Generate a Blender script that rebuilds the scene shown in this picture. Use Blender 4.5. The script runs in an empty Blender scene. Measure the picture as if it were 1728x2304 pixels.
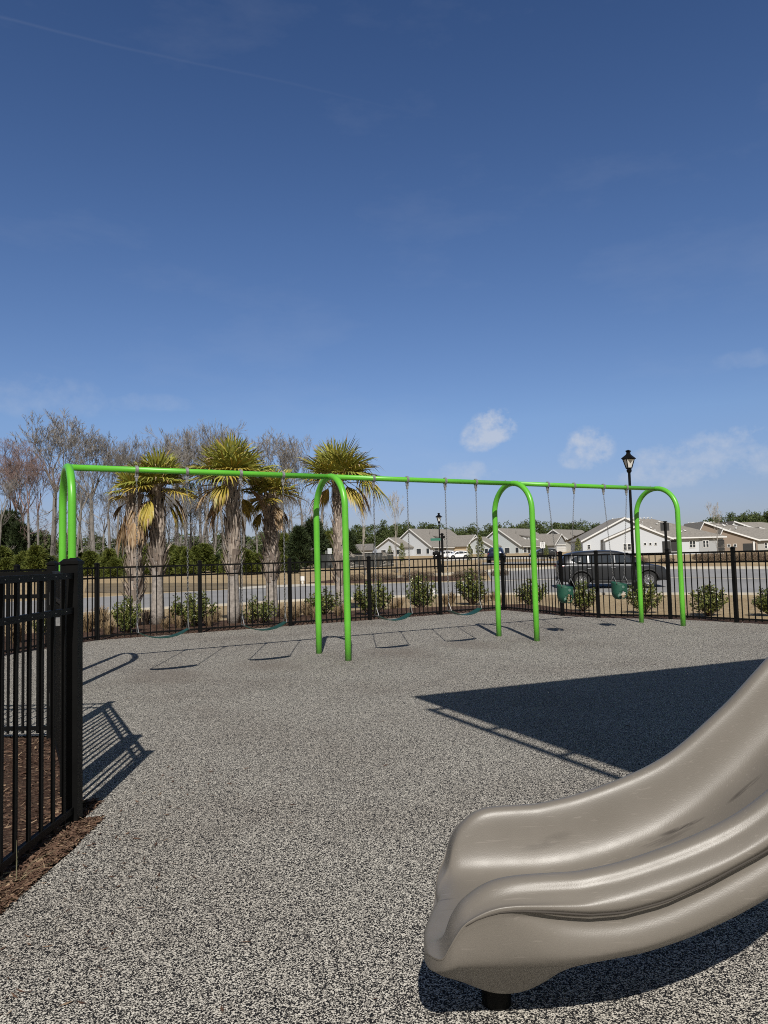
import bpy, math, random
from mathutils import Vector, Matrix, noise
R_ = random.Random(7)
S = bpy.context.scene
COL = S.collection
rad = math.radians
# ---------------------------------------------------------------- camera
CAM_H, F_PX, PITCH, ROLL = 1.36, 1640.0, 0.0625, -0.0255
_c, _s = math.cos(PITCH), math.sin(PITCH)
_R, _F, _U = Vector((1, 0, 0)), Vector((0, _c, _s)), Vector((0, -_s, _c))
CR = math.cos(ROLL) * _R + math.sin(ROLL) * _U
CU = -math.sin(ROLL) * _R + math.cos(ROLL) * _U
CF = _F
cd = bpy.data.cameras.new('camera')
cam = bpy.data.objects.new('camera', cd)
COL.objects.link(cam)
cam.matrix_world = Matrix(((CR.x, CU.x, -CF.x, 0), (CR.y, CU.y, -CF.y, 0), (CR.z, CU.z, -CF.z, CAM_H), (0, 0, 0, 1)))
cd.sensor_fit = 'VERTICAL'
cd.sensor_height = 24.0
cd.lens = 24.0 * F_PX / 2304.0
cd.clip_start, cd.clip_end = 0.05, 6000
S.camera = cam
# ---------------------------------------------------------------- light
SUN_EL, SUN_AZ = rad(44.5), rad(-2.47)
SHX, SHY = math.sin(SUN_AZ), math.cos(SUN_AZ)          # direction shadows fall on the ground
sl = bpy.data.lights.new('sun', 'SUN')
sl.energy, sl.angle, sl.color = 5.0, rad(0.53), (1.0, 0.955, 0.885)
so = bpy.data.objects.new('sun', sl)
COL.objects.link(so)
so.rotation_euler = Vector((SHX * math.cos(SUN_EL), SHY * math.cos(SUN_EL), -math.sin(SUN_EL))).to_track_quat('-Z', 'Y').to_euler()
so.location = (0, -20, 30)
W = bpy.data.worlds.new('World')
S.world = W
W.use_nodes = True
wn, wl = W.node_tree.nodes, W.node_tree.links
wn.clear()
w_out = wn.new('ShaderNodeOutputWorld')
w_bg = wn.new('ShaderNodeBackground')
w_sky = wn.new('ShaderNodeTexSky')
w_sky.sky_type = 'NISHITA'
w_sky.sun_disc = False
w_sky.sun_elevation = SUN_EL
w_sky.sun_rotation = math.atan2(-SHX, -SHY)
w_sky.altitude = 0.0
w_sky.air_density, w_sky.dust_density, w_sky.ozone_density = 1.0, 0.6, 2.2
w_bg.inputs['Strength'].default_value = 0.101
wl.new(w_bg.outputs[0], w_out.inputs[0])
S.view_settings.view_transform = 'Standard'
S.view_settings.look = 'None'
S.view_settings.exposure = 0.0
S.view_settings.gamma = 1.0
S.cycles.filter_width = 1.05
S.cycles.use_denoising = False
S.cycles.max_bounces = 6
S.cycles.transparent_max_bounces = 8


def ray(px, py):
    d = CF + CR * ((px - 864) / F_PX) - CU * ((py - 1152) / F_PX)
    return d.normalized()


def wmath(op, a, b=None, clamp=False):
    n = wn.new('ShaderNodeMath')
    n.operation = op
    n.use_clamp = clamp
    for i, v in enumerate((a, b)):
        if v is None:
            continue
        if isinstance(v, (int, float)):
            n.inputs[i].default_value = v
        else:
            wl.new(v, n.inputs[i])
    return n.outputs[0]


def wdot(vec):
    n = wn.new('ShaderNodeVectorMath')
    n.operation = 'DOT_PRODUCT'
    wl.new(w_tc.outputs['Generated'], n.inputs[0])
    n.inputs[1].default_value = vec
    return n.outputs['Value']


w_tc = wn.new('ShaderNodeTexCoord')


def wnoise(scale, detail, rough, stretch=(1, 1, 1)):
    m = wn.new('ShaderNodeMapping')
    m.inputs['Scale'].default_value = stretch
    wl.new(w_tc.outputs['Generated'], m.inputs[0])
    n = wn.new('ShaderNodeTexNoise')
    n.inputs['Scale'].default_value = scale
    n.inputs['Detail'].default_value = detail
    n.inputs['Roughness'].default_value = rough
    wl.new(m.outputs[0], n.inputs['Vector'])
    return n.outputs['Fac']


n_puff = wnoise(26, 6, 0.6, (1, 1, 1.3))
n_fine = wnoise(70, 5, 0.6)
n_wisp = wnoise(3.2, 7, 0.62, (1, 1, 3.0))
CLOUDS = [  # direction in the sky, half width, half height (radians), density
    (1112, 960, .036, .029, 1.0), (1085, 982, .035, .026, .8), (1326, 1008, .036, .032, .75), (1290, 1026, .030, .020, .5),
    (1560, 1025, .09, .026, .5), (1650, 990, .06, .020, .5), (1500, 1068, .08, .020, .5), (1040, 1062, .060, .018, .35),
    (1700, 1020, .08, .035, .5), (1690, 805, .05, .014, .12), (60, 890, .14, .03, .16), (330, 905, .08, .014, .12)]
total = None
for (px, py, hw, hh, dens) in CLOUDS:
    c = ray(px, py)
    t = Vector((c.y, -c.x, 0)).normalized()
    u = t.cross(c).normalized()
    if u.z < 0:
        u = -u
    da = wmath('DIVIDE', wdot(t), hw)
    db = wmath('DIVIDE', wdot(u), hh)
    cc = wdot(c)
    front = wmath('GREATER_THAN', cc, 0.3)
    # the offsets of t and u vanish at the cloud's own direction because both are perpendicular to it
    r2 = wmath('ADD', wmath('MULTIPLY', da, da), wmath('MULTIPLY', db, db))
    fall = wmath('SUBTRACT', 1.0, r2, True)
    dn = wmath('ADD', wmath('MULTIPLY', fall, 1.15), wmath('MULTIPLY', wmath('SUBTRACT', n_puff, 0.55), 3.8))
    dn = wmath('ADD', dn, wmath('MULTIPLY', wmath('SUBTRACT', n_fine, 0.5), 1.9))
    dn = wmath('MULTIPLY', wmath('MULTIPLY', dn, dens, True), wmath('MULTIPLY', wmath('MULTIPLY', fall, 2.2, True), front))
    total = dn if total is None else wmath('MAXIMUM', total, dn)
# a thin old contrail and faint high wisps
ca, cb = ray(-60, 28), ray(960, 262)
cn = ca.cross(cb).normalized()
wob = wmath('MULTIPLY', wmath('SUBTRACT', wnoise(5, 2, .5), 0.5), 0.012)
off = wmath('ABSOLUTE', wmath('ADD', wdot(cn), wob))
trail = wmath('SUBTRACT', 1.0, wmath('DIVIDE', off, 0.0022), True)
tm = (ca + cb).normalized()
td = (ca - cb).normalized()
fade = wmath('MULTIPLY', wmath('ADD', wmath('MULTIPLY', wdot(td), 1.4), 0.42, True), wmath('GREATER_THAN', wdot(tm), 0.3))
trail = wmath('MULTIPLY', wmath('MULTIPLY', trail, fade), 0.045)
wisp = wmath('MULTIPLY', wmath('SUBTRACT', n_wisp, 0.52, True), 0.24)
total = wmath('ADD', wmath('ADD', wmath('MULTIPLY', total, 0.60), trail), wisp, True)
w_mix = wn.new('ShaderNodeMix')
w_mix.data_type = 'RGBA'
wl.new(total, w_mix.inputs['Factor'])
w_sep = wn.new('ShaderNodeSeparateXYZ')
wl.new(w_tc.outputs['Generated'], w_sep.inputs[0])
w_rmp = wn.new('ShaderNodeValToRGB')
K_ = 1.35
stops = [(0.0, (.74, .76, 1.05)), (.063, (.80, .82, 1.12)), (.18, (.95, 1.05, 1.30)), (.41, (.78, .95, 1.25)), (.62, (.59, .78, 1.09)), (1.0, (.55, .74, 1.05))]
el_ = w_rmp.color_ramp.elements
while len(el_) < len(stops):
    el_.new(.5)
for e_, (p_, c_) in zip(el_, stops):
    e_.position, e_.color = p_, (c_[0] / K_, c_[1] / K_, c_[2] / K_, 1)
wl.new(w_sep.outputs[2], w_rmp.inputs[0])
w_mul = wn.new('ShaderNodeMix')
w_mul.data_type, w_mul.blend_type = 'RGBA', 'MULTIPLY'
w_mul.inputs['Factor'].default_value = 1.0
wl.new(w_sky.outputs[0], [q for q in w_mul.inputs if q.name == 'A' and q.type == 'RGBA'][0])
# the half of the sky behind the camera, round the sun, is less blue
w_half = wn.new('ShaderNodeMapRange')
w_half.interpolation_type = 'SMOOTHSTEP'
w_half.inputs['From Min'].default_value, w_half.inputs['From Max'].default_value = 0.0, 0.45
wl.new(w_sep.outputs[1], w_half.inputs['Value'])
w_hm = wn.new('ShaderNodeMix')
w_hm.data_type = 'RGBA'
wl.new(w_half.outputs[0], w_hm.inputs['Factor'])
[q for q in w_hm.inputs if q.name == 'A' and q.type == 'RGBA'][0].default_value = (.50, .455, .40, 1)
wl.new(w_rmp.outputs[0], [q for q in w_hm.inputs if q.name == 'B' and q.type == 'RGBA'][0])
wl.new([q for q in w_hm.outputs if q.type == 'RGBA'][0], [q for q in w_mul.inputs if q.name == 'B' and q.type == 'RGBA'][0])
wl.new([q for q in w_mul.outputs if q.type == 'RGBA'][0], [q for q in w_mix.inputs if q.name == 'A' and q.type == 'RGBA'][0])
[q for q in w_mix.inputs if q.name == 'B' and q.type == 'RGBA'][0].default_value = (6.1, 6.3, 6.8, 1)
wl.new([q for q in w_mix.outputs if q.type == 'RGBA'][0], w_bg.inputs['Color'])

# ---------------------------------------------------------------- helpers
def lerp(a, b, t):
    return a + (b - a) * t


def sstep(a, b, x):
    t = max(0.0, min(1.0, (x - a) / (b - a)))
    return t * t * (3 - 2 * t)


def tab(x, pts):
    if x <= pts[0][0]:
        return pts[0][1]
    for (x0, y0), (x1, y1) in zip(pts, pts[1:]):
        if x <= x1:
            return lerp(y0, y1, (x - x0) / (x1 - x0))
    return pts[-1][1]


ZL = [(0, -.06), (18, -.06), (23, -.2), (56, -.22), (85, .3), (140, .62), (210, 1.75), (400, 3), (3000, 8)]
ZR = [(0, -.06), (18, -.06), (23, -.2), (30, -.22), (37, 0), (43, .22), (48, .42), (140, .5), (210, 1.75), (400, 3), (3000, 8)]


def zt(x, y):
    w = sstep(-3, 8, x)
    return lerp(tab(y, ZL), tab(y, ZR), w)


def G(px, py):
    """point of the terrain seen along a line of sight"""
    d = ray(px, py)
    t = 4.0
    while t < 900:
        x, y, z = d.x * t, d.y * t, CAM_H + d.z * t
        if z <= zt(x, y):
            break
        t *= 1.003
    return Vector((d.x * t, d.y * t, zt(d.x * t, d.y * t)))


def at_depth(px, py, y):
    d = ray(px, py)
    t = y / d.y
    return Vector((d.x * t, y, CAM_H + d.z * t))


class MB:
    def __init__(s):
        s.v, s.f, s.m = [], [], []

    def quad(s, *pts, mi=0):
        b = len(s.v)
        s.v += [tuple(p) for p in pts]
        s.f.append(tuple(range(b, b + len(pts))))
        s.m.append(mi)

    def box(s, c, d, mi=0, rz=0.0, taper=1.0):
        b = len(s.v)
        ca, sa = math.cos(rz), math.sin(rz)
        for k in (-1, 1):
            t = taper if k > 0 else 1.0
            for (i, j) in ((-1, -1), (1, -1), (1, 1), (-1, 1)):
                x, y = i * d[0] / 2 * t, j * d[1] / 2 * t
                s.v.append((c[0] + x * ca - y * sa, c[1] + x * sa + y * ca, c[2] + k * d[2] / 2))
        for q in ((3, 2, 1, 0), (4, 5, 6, 7), (0, 1, 5, 4), (1, 2, 6, 5), (2, 3, 7, 6), (3, 0, 4, 7)):
            s.f.append(tuple(b + i for i in q))
            s.m.append(mi)

    def beam(s, a, b, w, h, mi=0):
        """a rectangular bar from a to b, w wide sideways, h high"""
        a, b = Vector(a), Vector(b)
        d = (b - a).normalized()
        sd = Vector((d.y, -d.x, 0))
        if sd.length < 1e-4:
            sd = Vector((1, 0, 0))
        sd.normalize()
        up = sd.cross(d).normalized()
        k = len(s.v)
        for p in (a, b):
            for (i, j) in ((-1, -1), (1, -1), (1, 1), (-1, 1)):
                s.v.append(tuple(p + sd * (i * w / 2) + up * (j * h / 2)))
        for q in ((0, 1, 2, 3), (7, 6, 5, 4), (0, 4, 5, 1), (1, 5, 6, 2), (2, 6, 7, 3), (3, 7, 4, 0)):
            s.f.append(tuple(k + i for i in q))
            s.m.append(mi)

    def tube(s, pts, r, n=8, cap=True, closed=False, mi=0):
        pts = [Vector(p) for p in pts]
        N = len(pts)
        rr = r if isinstance(r, (list, tuple)) else [r] * N
        base = len(s.v)
        ref = None
        for i, p in enumerate(pts):
            if closed:
                d = (pts[(i + 1) % N] - pts[i - 1])
            else:
                d = pts[min(i + 1, N - 1)] - pts[max(i - 1, 0)]
            d = d.normalized() if d.length > 1e-9 else Vector((0, 0, 1))
            if ref is None:
                ref = Vector((0, 0, 1)) if abs(d.z) < .9 else Vector((1, 0, 0))
            a = (ref - d * ref.dot(d))
            if a.length < 1e-6:
                a = d.orthogonal()
            a.normalize()
            ref = a
            b = d.cross(a)
            for k in range(n):
                t = 2 * math.pi * k / n
                s.v.append(tuple(p + (a * math.cos(t) + b * math.sin(t)) * rr[i]))
        for i in range(N if closed else N - 1):
            j = (i + 1) % N
            for k in range(n):
                k2 = (k + 1) % n
                s.f.append((base + i * n + k, base + i * n + k2, base + j * n + k2, base + j * n + k))
                s.m.append(mi)
        if cap and not closed:
            s.f.append(tuple(base + k for k in reversed(range(n))))
            s.f.append(tuple(base + (N - 1) * n + k for k in range(n)))
            s.m += [mi, mi]

    def lathe(s, prof, c=(0, 0, 0), n=16, mi=0, cap=True):
        base = len(s.v)
        for (r, z) in prof:
            for k in range(n):
                t = 2 * math.pi * k / n
                s.v.append((c[0] + r * math.cos(t), c[1] + r * math.sin(t), c[2] + z))
        for i in range(len(prof) - 1):
            for k in range(n):
                k2 = (k + 1) % n
                s.f.append((base + i * n + k, base + i * n + k2, base + (i + 1) * n + k2, base + (i + 1) * n + k))
                s.m.append(mi)
        if cap:
            s.f.append(tuple(base + k for k in reversed(range(n))))
            s.f.append(tuple(base + (len(prof) - 1) * n + k for k in range(n)))
            s.m += [mi, mi]

    def prism(s, poly, axis, a, b, mi=0):
        """extrude a 2-D polygon along axis ('x','y','z') from a to b"""
        k = len(s.v)
        n = len(poly)
        for t in (a, b):
            for (p, q) in poly:
                s.v.append({'x': (t, p, q), 'y': (p, t, q), 'z': (p, q, t)}[axis])
        s.f.append(tuple(range(k + n - 1, k - 1, -1)))
        s.f.append(tuple(range(k + n, k + 2 * n)))
        s.m += [mi, mi]
        for i in range(n):
            j = (i + 1) % n
            s.f.append((k + i, k + j, k + n + j, k + n + i))
            s.m.append(mi)

    def mesh(s, name, mats, smooth=False, fix=False):
        me = bpy.data.meshes.new(name)
        me.from_pydata(s.v, [], s.f)
        for m in (mats if isinstance(mats, (list, tuple)) else [mats]):
            me.materials.append(m)
        me.polygons.foreach_set('material_index', s.m)
        if smooth:
            me.polygons.foreach_set('use_smooth', [True] * len(s.f))
        me.update()
        if fix:
            import bmesh
            bm = bmesh.new()
            bm.from_mesh(me)
            bmesh.ops.recalc_face_normals(bm, faces=bm.faces)
            bm.to_mesh(me)
            bm.free()
        return me

    def build(s, name, mats, parent=None, smooth=False, loc=None, fix=False):
        return link(name, s.mesh(name, mats, smooth, fix), parent, loc)


def link(name, me, parent=None, loc=None):
    o = bpy.data.objects.new(name, me)
    COL.objects.link(o)
    if parent is not None:
        o.parent = parent
    if loc is not None:
        o.location = loc
    return o


def tag(o, label=None, cat=None, group=None, kind=None):
    for k, v in (('label', label), ('category', cat), ('group', group), ('kind', kind)):
        if v:
            o[k] = v
    return o


def thing(name, label, cat, loc=(0, 0, 0), rz=0.0, group=None):
    o = bpy.data.objects.new(name, None)
    COL.objects.link(o)
    o.location = loc
    o.rotation_euler = (0, 0, rz)
    return tag(o, label, cat, group)


def copy_tree(o, parent=None):
    c = o.copy()
    COL.objects.link(c)
    c.parent = parent
    for ch in list(o.children):
        copy_tree(ch, c)
    return c


def bevel(o, w, seg=2, ang=40):
    m = o.modifiers.new('bevel', 'BEVEL')
    m.width, m.segments, m.limit_method, m.angle_limit = w, seg, 'ANGLE', rad(ang)
    return o


# ---------------------------------------------------------------- materials
class NM:
    def __init__(s, name):
        s.mat = bpy.data.materials.new(name)
        s.mat.use_nodes = True
        s.n, s.l = s.mat.node_tree.nodes, s.mat.node_tree.links
        s.p = s.n['Principled BSDF']
        s.tc = s.n.new('ShaderNodeTexCoord')

    def set(s, inp, v):
        i = s.p.inputs[inp]
        if hasattr(v, 'links') or hasattr(v, 'is_linked'):
            s.l.new(v, i)
        elif isinstance(v, (tuple, list)):
            i.default_value = (*v, 1) if len(v) == 3 else v
        else:
            i.default_value = v

    def coord(s, which='Object', scale=(1, 1, 1), rot=(0, 0, 0)):
        m = s.n.new('ShaderNodeMapping')
        m.inputs['Scale'].default_value = scale
        m.inputs['Rotation'].default_value = rot
        s.l.new(s.tc.outputs[which], m.inputs[0])
        return m.outputs[0]

    def noise(s, vec, scale, detail=4, rough=.55):
        n = s.n.new('ShaderNodeTexNoise')
        n.inputs['Scale'].default_value = scale
        n.inputs['Detail'].default_value = detail
        n.inputs['Roughness'].default_value = rough
        s.l.new(vec, n.inputs['Vector'])
        return n.outputs['Fac']

    def vor(s, vec, scale, out='Color', feature='F1', rnd=1.0):
        n = s.n.new('ShaderNodeTexVoronoi')
        n.feature = feature
        n.inputs['Scale'].default_value = scale
        n.inputs['Randomness'].default_value = rnd
        s.l.new(vec, n.inputs['Vector'])
        return n.outputs[out]

    def ramp(s, fac, stops, interp='LINEAR'):
        r = s.n.new('ShaderNodeValToRGB')
        r.color_ramp.interpolation = interp
        e = r.color_ramp.elements
        while len(e) < len(stops):
            e.new(0.5)
        for i, (p, c) in enumerate(stops):
            e[i].position = p
            e[i].color = (*c, 1) if isinstance(c, tuple) else (c, c, c, 1)
        s.l.new(fac, r.inputs[0])
        return r.outputs[0]

    def mix(s, fac, a, b, blend='MIX'):
        m = s.n.new('ShaderNodeMix')
        m.data_type = 'RGBA'
        m.blend_type = blend
        for k, v in (('Factor', fac), ('A', a), ('B', b)):
            i = m.inputs[k] if k == 'Factor' else [q for q in m.inputs if q.name == k and q.type == 'RGBA'][0]
            if isinstance(v, (int, float)):
                i.default_value = v
            elif isinstance(v, tuple):
                i.default_value = (*v, 1)
            else:
                s.l.new(v, i)
        return [q for q in m.outputs if q.type == 'RGBA'][0]

    def math(s, op, a, b=None, clamp=False):
        n = s.n.new('ShaderNodeMath')
        n.operation = op
        n.use_clamp = clamp
        for i, v in enumerate((a, b)):
            if v is None:
                continue
            if isinstance(v, (int, float)):
                n.inputs[i].default_value = v
            else:
                s.l.new(v, n.inputs[i])
        return n.outputs[0]

    def sepx(s, vec, k):
        n = s.n.new('ShaderNodeSeparateXYZ')
        s.l.new(vec, n.inputs[0])
        return n.outputs[k]

    def bump(s, h, strength=.3, dist=.01):
        b = s.n.new('ShaderNodeBump')
        b.inputs['Strength'].default_value = strength
        b.inputs['Distance'].default_value = dist
        s.l.new(h, b.inputs['Height'])
        s.l.new(b.outputs[0], s.p.inputs['Normal'])

    def island(s):
        return s.n.new('ShaderNodeNewGeometry').outputs['Random Per Island']

    def objrand(s):
        return s.n.new('ShaderNodeObjectInfo').outputs['Random']


def plain(name, col, rough=.6, metal=0.0, spec=.5, var=.12, vscale=6, bump=0.0, bscale=60):
    m = NM(name)
    c = m.coord('Object')
    dark = tuple(x * (1 - var) for x in col)
    lite = tuple(min(1, x * (1 + var)) for x in col)
    m.set('Base Color', m.ramp(m.noise(c, vscale, 5), [(.3, dark), (.7, lite)]))
    m.set('Roughness', rough)
    m.set('Metallic', metal)
    m.p.inputs['Specular IOR Level'].default_value = spec
    if bump:
        m.bump(m.noise(c, bscale, 3), bump, .01)
    return m.mat


def leafy(name, cols, rough=.5, trans=0.0, spec=.4):
    m = NM(name)
    n = len(cols)
    m.set('Base Color', m.ramp(m.island(), [(i / max(1, n - 1), c) for i, c in enumerate(cols)]))
    m.set('Roughness', rough)
    m.p.inputs['Specular IOR Level'].default_value = spec
    return m.mat


M = {}
# poured rubber: black and cream granules, worn patches
m = NM('rubber_granules')
c = m.coord('Object')
warp = m.n.new('ShaderNodeVectorMath')
warp.operation = 'ADD'
nz = m.n.new('ShaderNodeTexNoise')
nz.inputs['Scale'].default_value = 160
nz.inputs['Detail'].default_value = 2
m.l.new(c, nz.inputs['Vector'])
sc = m.n.new('ShaderNodeVectorMath')
sc.operation = 'SCALE'
sc.inputs['Scale'].default_value = 0.007
m.l.new(nz.outputs['Color'], sc.inputs[0])
m.l.new(c, warp.inputs[0])
m.l.new(sc.outputs[0], warp.inputs[1])
v1 = m.vor(warp.outputs[0], 270)
cl1 = m.math('MULTIPLY', m.math('SUBTRACT', m.noise(c, 38, 3, .6), .5), .42)
cl2 = m.math('MULTIPLY', m.math('SUBTRACT', m.noise(c, 9, 3, .6), .5), .12)
g1 = m.math('ADD', m.sepx(v1, 0), m.math('ADD', cl1, cl2), True)
gran = m.ramp(g1, [(0, (.009, .0088, .0098)), (.48, (.022, .0205, .0205)), (.54, (.20, .187, .165)), (.63, (.405, .382, .335)), (.77, (.67, .638, .56))], 'CONSTANT')
big = m.noise(c, .55, 5, .6)
tone = m.ramp(big, [(.28, (.76, .72, .70)), (.5, (.95, .93, .92)), (.72, (1.05, 1.04, 1.03))])
col = m.mix(1.0, gran, tone, 'MULTIPLY')
WORN = []          # scuffed ground under the swings, filled in later through this list
RUB = (m, c, col, v1)
m.set('Roughness', .85)
m.p.inputs['Specular IOR Level'].default_value = .25
m.bump(m.sepx(v1, 1), .5, .006)
M['rubber'] = m.mat

m = NM('dry_grass')
c = m.coord('Object')
a = m.noise(c, .35, 6, .6)
b = m.noise(c, 9, 6, .7)
colr = m.ramp(b, [(.25, (.205, .155, .088)), (.5, (.37, .285, .17)), (.75, (.53, .435, .28))])
colr = m.mix(m.ramp(a, [(.35, 0.0), (.75, .55)]), colr, (.23, .15, .085))
m.set('Base Color', colr)
m.set('Roughness', .95)
m.p.inputs['Specular IOR Level'].default_value = .1
m.bump(m.noise(c, 40, 5, .7), .8, .04)
M['grass'] = m.mat

m = NM('bark_mulch')
c = m.coord('Object', (1, 1, 1))
v = m.vor(m.coord('Object', (50, 130, 80), (0, 0, .4)), 1.0)
colr = m.ramp(m.sepx(v, 0), [(0, (.030, .018, .013)), (.45, (.075, .042, .030)), (.8, (.14, .085, .060)), (.97, (.32, .24, .17))])
m.set('Base Color', m.mix(.5, colr, m.ramp(m.noise(c, 14, 6, .7), [(.3, (.04, .022, .016)), (.7, (.13, .078, .055))])))
m.set('Roughness', .95)
m.p.inputs['Specular IOR Level'].default_value = .1
m.bump(m.noise(m.coord('Object', (1, 2.2, 1), (0, 0, .4)), 26, 5, .7), 1.0, .05)
M['mulch'] = m.mat
M['chips'] = leafy('bark_chips', [(.05, .028, .02), (.10, .06, .042), (.15, .095, .065), (.085, .048, .034), (.30, .215, .14)], .9, spec=.1)

m = NM('asphalt')
c = m.coord('Object')
m.set('Base Color', m.mix(1.0, m.ramp(m.noise(c, 60, 3, .8), [(.3, (.19, .187, .183)), (.7, (.29, .283, .275))]), m.ramp(m.noise(c, .25, 5), [(.3, .85), (.7, 1.1)]), 'MULTIPLY'))
m.set('Roughness', .9)
M['asphalt'] = m.mat
M['concrete'] = plain('concrete', (.47, .435, .37), .9, var=.16, vscale=3, bump=.2)
m = NM('pond_water')
c = m.coord('Object')
m.set('Base Color', m.ramp(m.noise(c, .25, 3), [(.3, (.15, .115, .068)), (.7, (.21, .165, .10))]))
m.set('Roughness', .5)
m.p.inputs['Specular IOR Level'].default_value = .04
m.bump(m.noise(m.coord('Object', (1, 3, 1)), 2.5, 4), .15, .05)
M['water'] = m.mat

m = NM('green_powder_coat')
c = m.coord('Object')
gcol = m.ramp(m.noise(c, 3, 5), [(.3, (.100, .400, .030)), (.7, (.125, .470, .040))])
foot = m.ramp(m.sepx(c, 2), [(0.0, .55), (.05, .25), (.16, 0.0)])
chip = m.ramp(m.noise(c, 34, 4, .7), [(.66, 0.0), (.70, .5)])
gcol = m.mix(m.math('MULTIPLY', foot, m.ramp(m.noise(c, 20, 4), [(.3, .2), (.6, 1.0)])), gcol, (.16, .15, .12))
m.set('Base Color', m.mix(m.math('MULTIPLY', chip, m.ramp(m.noise(c, 2.2, 3), [(.5, 0.0), (.62, 1.0)])), gcol, (.06, .22, .03)))
m.set('Roughness', .36)
m.bump(m.noise(c, 260, 2), .06, .002)
M['green'] = m.mat
m = NM('black_powder_coat')
c = m.coord('Object')
m.set('Base Color', m.ramp(m.noise(c, 5, 5), [(.3, (.0035, .0035, .0036)), (.75, (.007, .007, .007))]))
m.set('Roughness', .5)
m.p.inputs['Specular IOR Level'].default_value = .12
M['black'] = m.mat
m = NM('taupe_plastic')
c = m.coord('Object')
base = m.ramp(m.noise(c, 5, 5, .6), [(.3, (.150, .134, .114)), (.7, (.168, .150, .129))])
x_, y_, z_ = (m.sepx(c, k) for k in range(3))


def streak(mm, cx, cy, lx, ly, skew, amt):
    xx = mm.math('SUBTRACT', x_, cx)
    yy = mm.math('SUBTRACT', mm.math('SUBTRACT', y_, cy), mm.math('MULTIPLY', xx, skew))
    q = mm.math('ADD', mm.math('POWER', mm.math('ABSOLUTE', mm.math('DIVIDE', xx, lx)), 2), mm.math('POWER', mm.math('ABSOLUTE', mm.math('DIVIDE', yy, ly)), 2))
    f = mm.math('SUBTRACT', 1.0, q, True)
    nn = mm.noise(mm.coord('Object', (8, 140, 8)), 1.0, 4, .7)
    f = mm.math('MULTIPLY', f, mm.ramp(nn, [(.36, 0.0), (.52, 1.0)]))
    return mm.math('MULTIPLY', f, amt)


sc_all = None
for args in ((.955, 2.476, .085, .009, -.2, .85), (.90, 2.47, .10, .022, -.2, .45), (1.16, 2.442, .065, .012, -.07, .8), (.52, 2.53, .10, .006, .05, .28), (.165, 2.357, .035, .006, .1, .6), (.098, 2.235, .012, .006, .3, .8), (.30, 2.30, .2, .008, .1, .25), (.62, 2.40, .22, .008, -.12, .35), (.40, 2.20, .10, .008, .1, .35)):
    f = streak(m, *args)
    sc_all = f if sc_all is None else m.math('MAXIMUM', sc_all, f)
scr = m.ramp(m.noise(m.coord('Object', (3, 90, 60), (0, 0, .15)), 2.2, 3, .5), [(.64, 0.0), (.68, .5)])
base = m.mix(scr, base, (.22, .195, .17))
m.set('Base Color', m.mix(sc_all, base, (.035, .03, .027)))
m.set('Roughness', m.ramp(m.noise(c, 9, 4), [(.3, .39), (.7, .46)]))
m.p.inputs['Specular IOR Level'].default_value = .5
m.bump(m.noise(c, 300, 2, .5), .15, .002)
M['slide'] = m.mat
M['seam'] = plain('seam_shade', (.05, .042, .035), .8)
M['steel'] = plain('galvanised_steel', (.20, .20, .20), .5, metal=.6, var=.3, vscale=40)
M['hanger'] = plain('cast_hanger', (.30, .30, .30), .5, metal=.5, var=.3, vscale=40)
M['belt'] = plain('dark_green_rubber', (.007, .045, .032), .5, var=.15, vscale=10)
M['bucket'] = plain('moulded_green_rubber', (.009, .068, .042), .55, var=.15, vscale=10)
M['bucket_mark'] = plain('grey_emblem', (.09, .16, .13), .6)
M['palm_trunk'] = leafy('palm_boots', [(.16, .125, .10), (.38, .32, .27), (.52, .44, .37), (.26, .21, .18), (.44, .36, .30)], .9, spec=.1)
M['palm_bark'] = plain('palm_bark', (.27, .24, .215), .95, var=.35, vscale=14, bump=.6, bscale=30)
M['frond_green'] = leafy('green_frond', [(.17, .19, .034), (.26, .26, .045), (.13, .155, .03), (.38, .33, .06), (.21, .225, .042)], .45)
M['frond_yellow'] = leafy('yellow_frond', [(.36, .27, .045), (.29, .25, .045), (.42, .30, .06)], .5)
M['frond_dead'] = leafy('dead_frond', [(.34, .24, .14), (.48, .37, .25), (.20, .12, .07), (.40, .27, .13)], .8, spec=.1)
M['leaf'] = leafy('glossy_leaf', [(.030, .047, .011), (.062, .085, .018), (.115, .132, .030), (.23, .225, .068)], .35)
M['stem'] = plain('brown_stem', (.10, .07, .05), .9)
M['bunch'] = leafy('dormant_grass', [(.23, .16, .09), (.32, .24, .14), (.14, .095, .06), (.26, .19, .11)], .9, spec=.1)
M['dark_bunch'] = leafy('dark_dormant_grass', [(.04, .03, .025), (.07, .05, .04)], .9, spec=.1)
M['pine'] = leafy('pine_needles', [(.045, .064, .013), (.095, .118, .022), (.165, .18, .038), (.06, .08, .017)], .6, spec=.25)
M['pine_dark'] = leafy('dark_pine_needles', [(.018, .028, .012), (.030, .045, .018), (.045, .062, .022)], .6, spec=.2)
M['far_pine'] = leafy('far_pine_needles', [(.042, .062, .022), (.065, .088, .030), (.095, .115, .042)], .7, spec=.15)
M['bark'] = plain('grey_bark', (.185, .17, .155), .95, var=.4, vscale=2.5)
M['bark_red'] = plain('budding_bark', (.18, .125, .115), .95, var=.3, vscale=2.5)
M['sapling'] = plain('pale_bark', (.34, .31, .27), .9, var=.2)
M['white'] = plain('white_paint', (.66, .66, .65), .6, var=.04)
M['roof'] = plain('taupe_shingles', (.205, .19, .17), .95, var=.2, vscale=3, bump=.3, bscale=9)
M['roof_dark'] = plain('grey_shingles', (.15, .14, .13), .95, var=.2, vscale=3, bump=.3, bscale=9)


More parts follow.
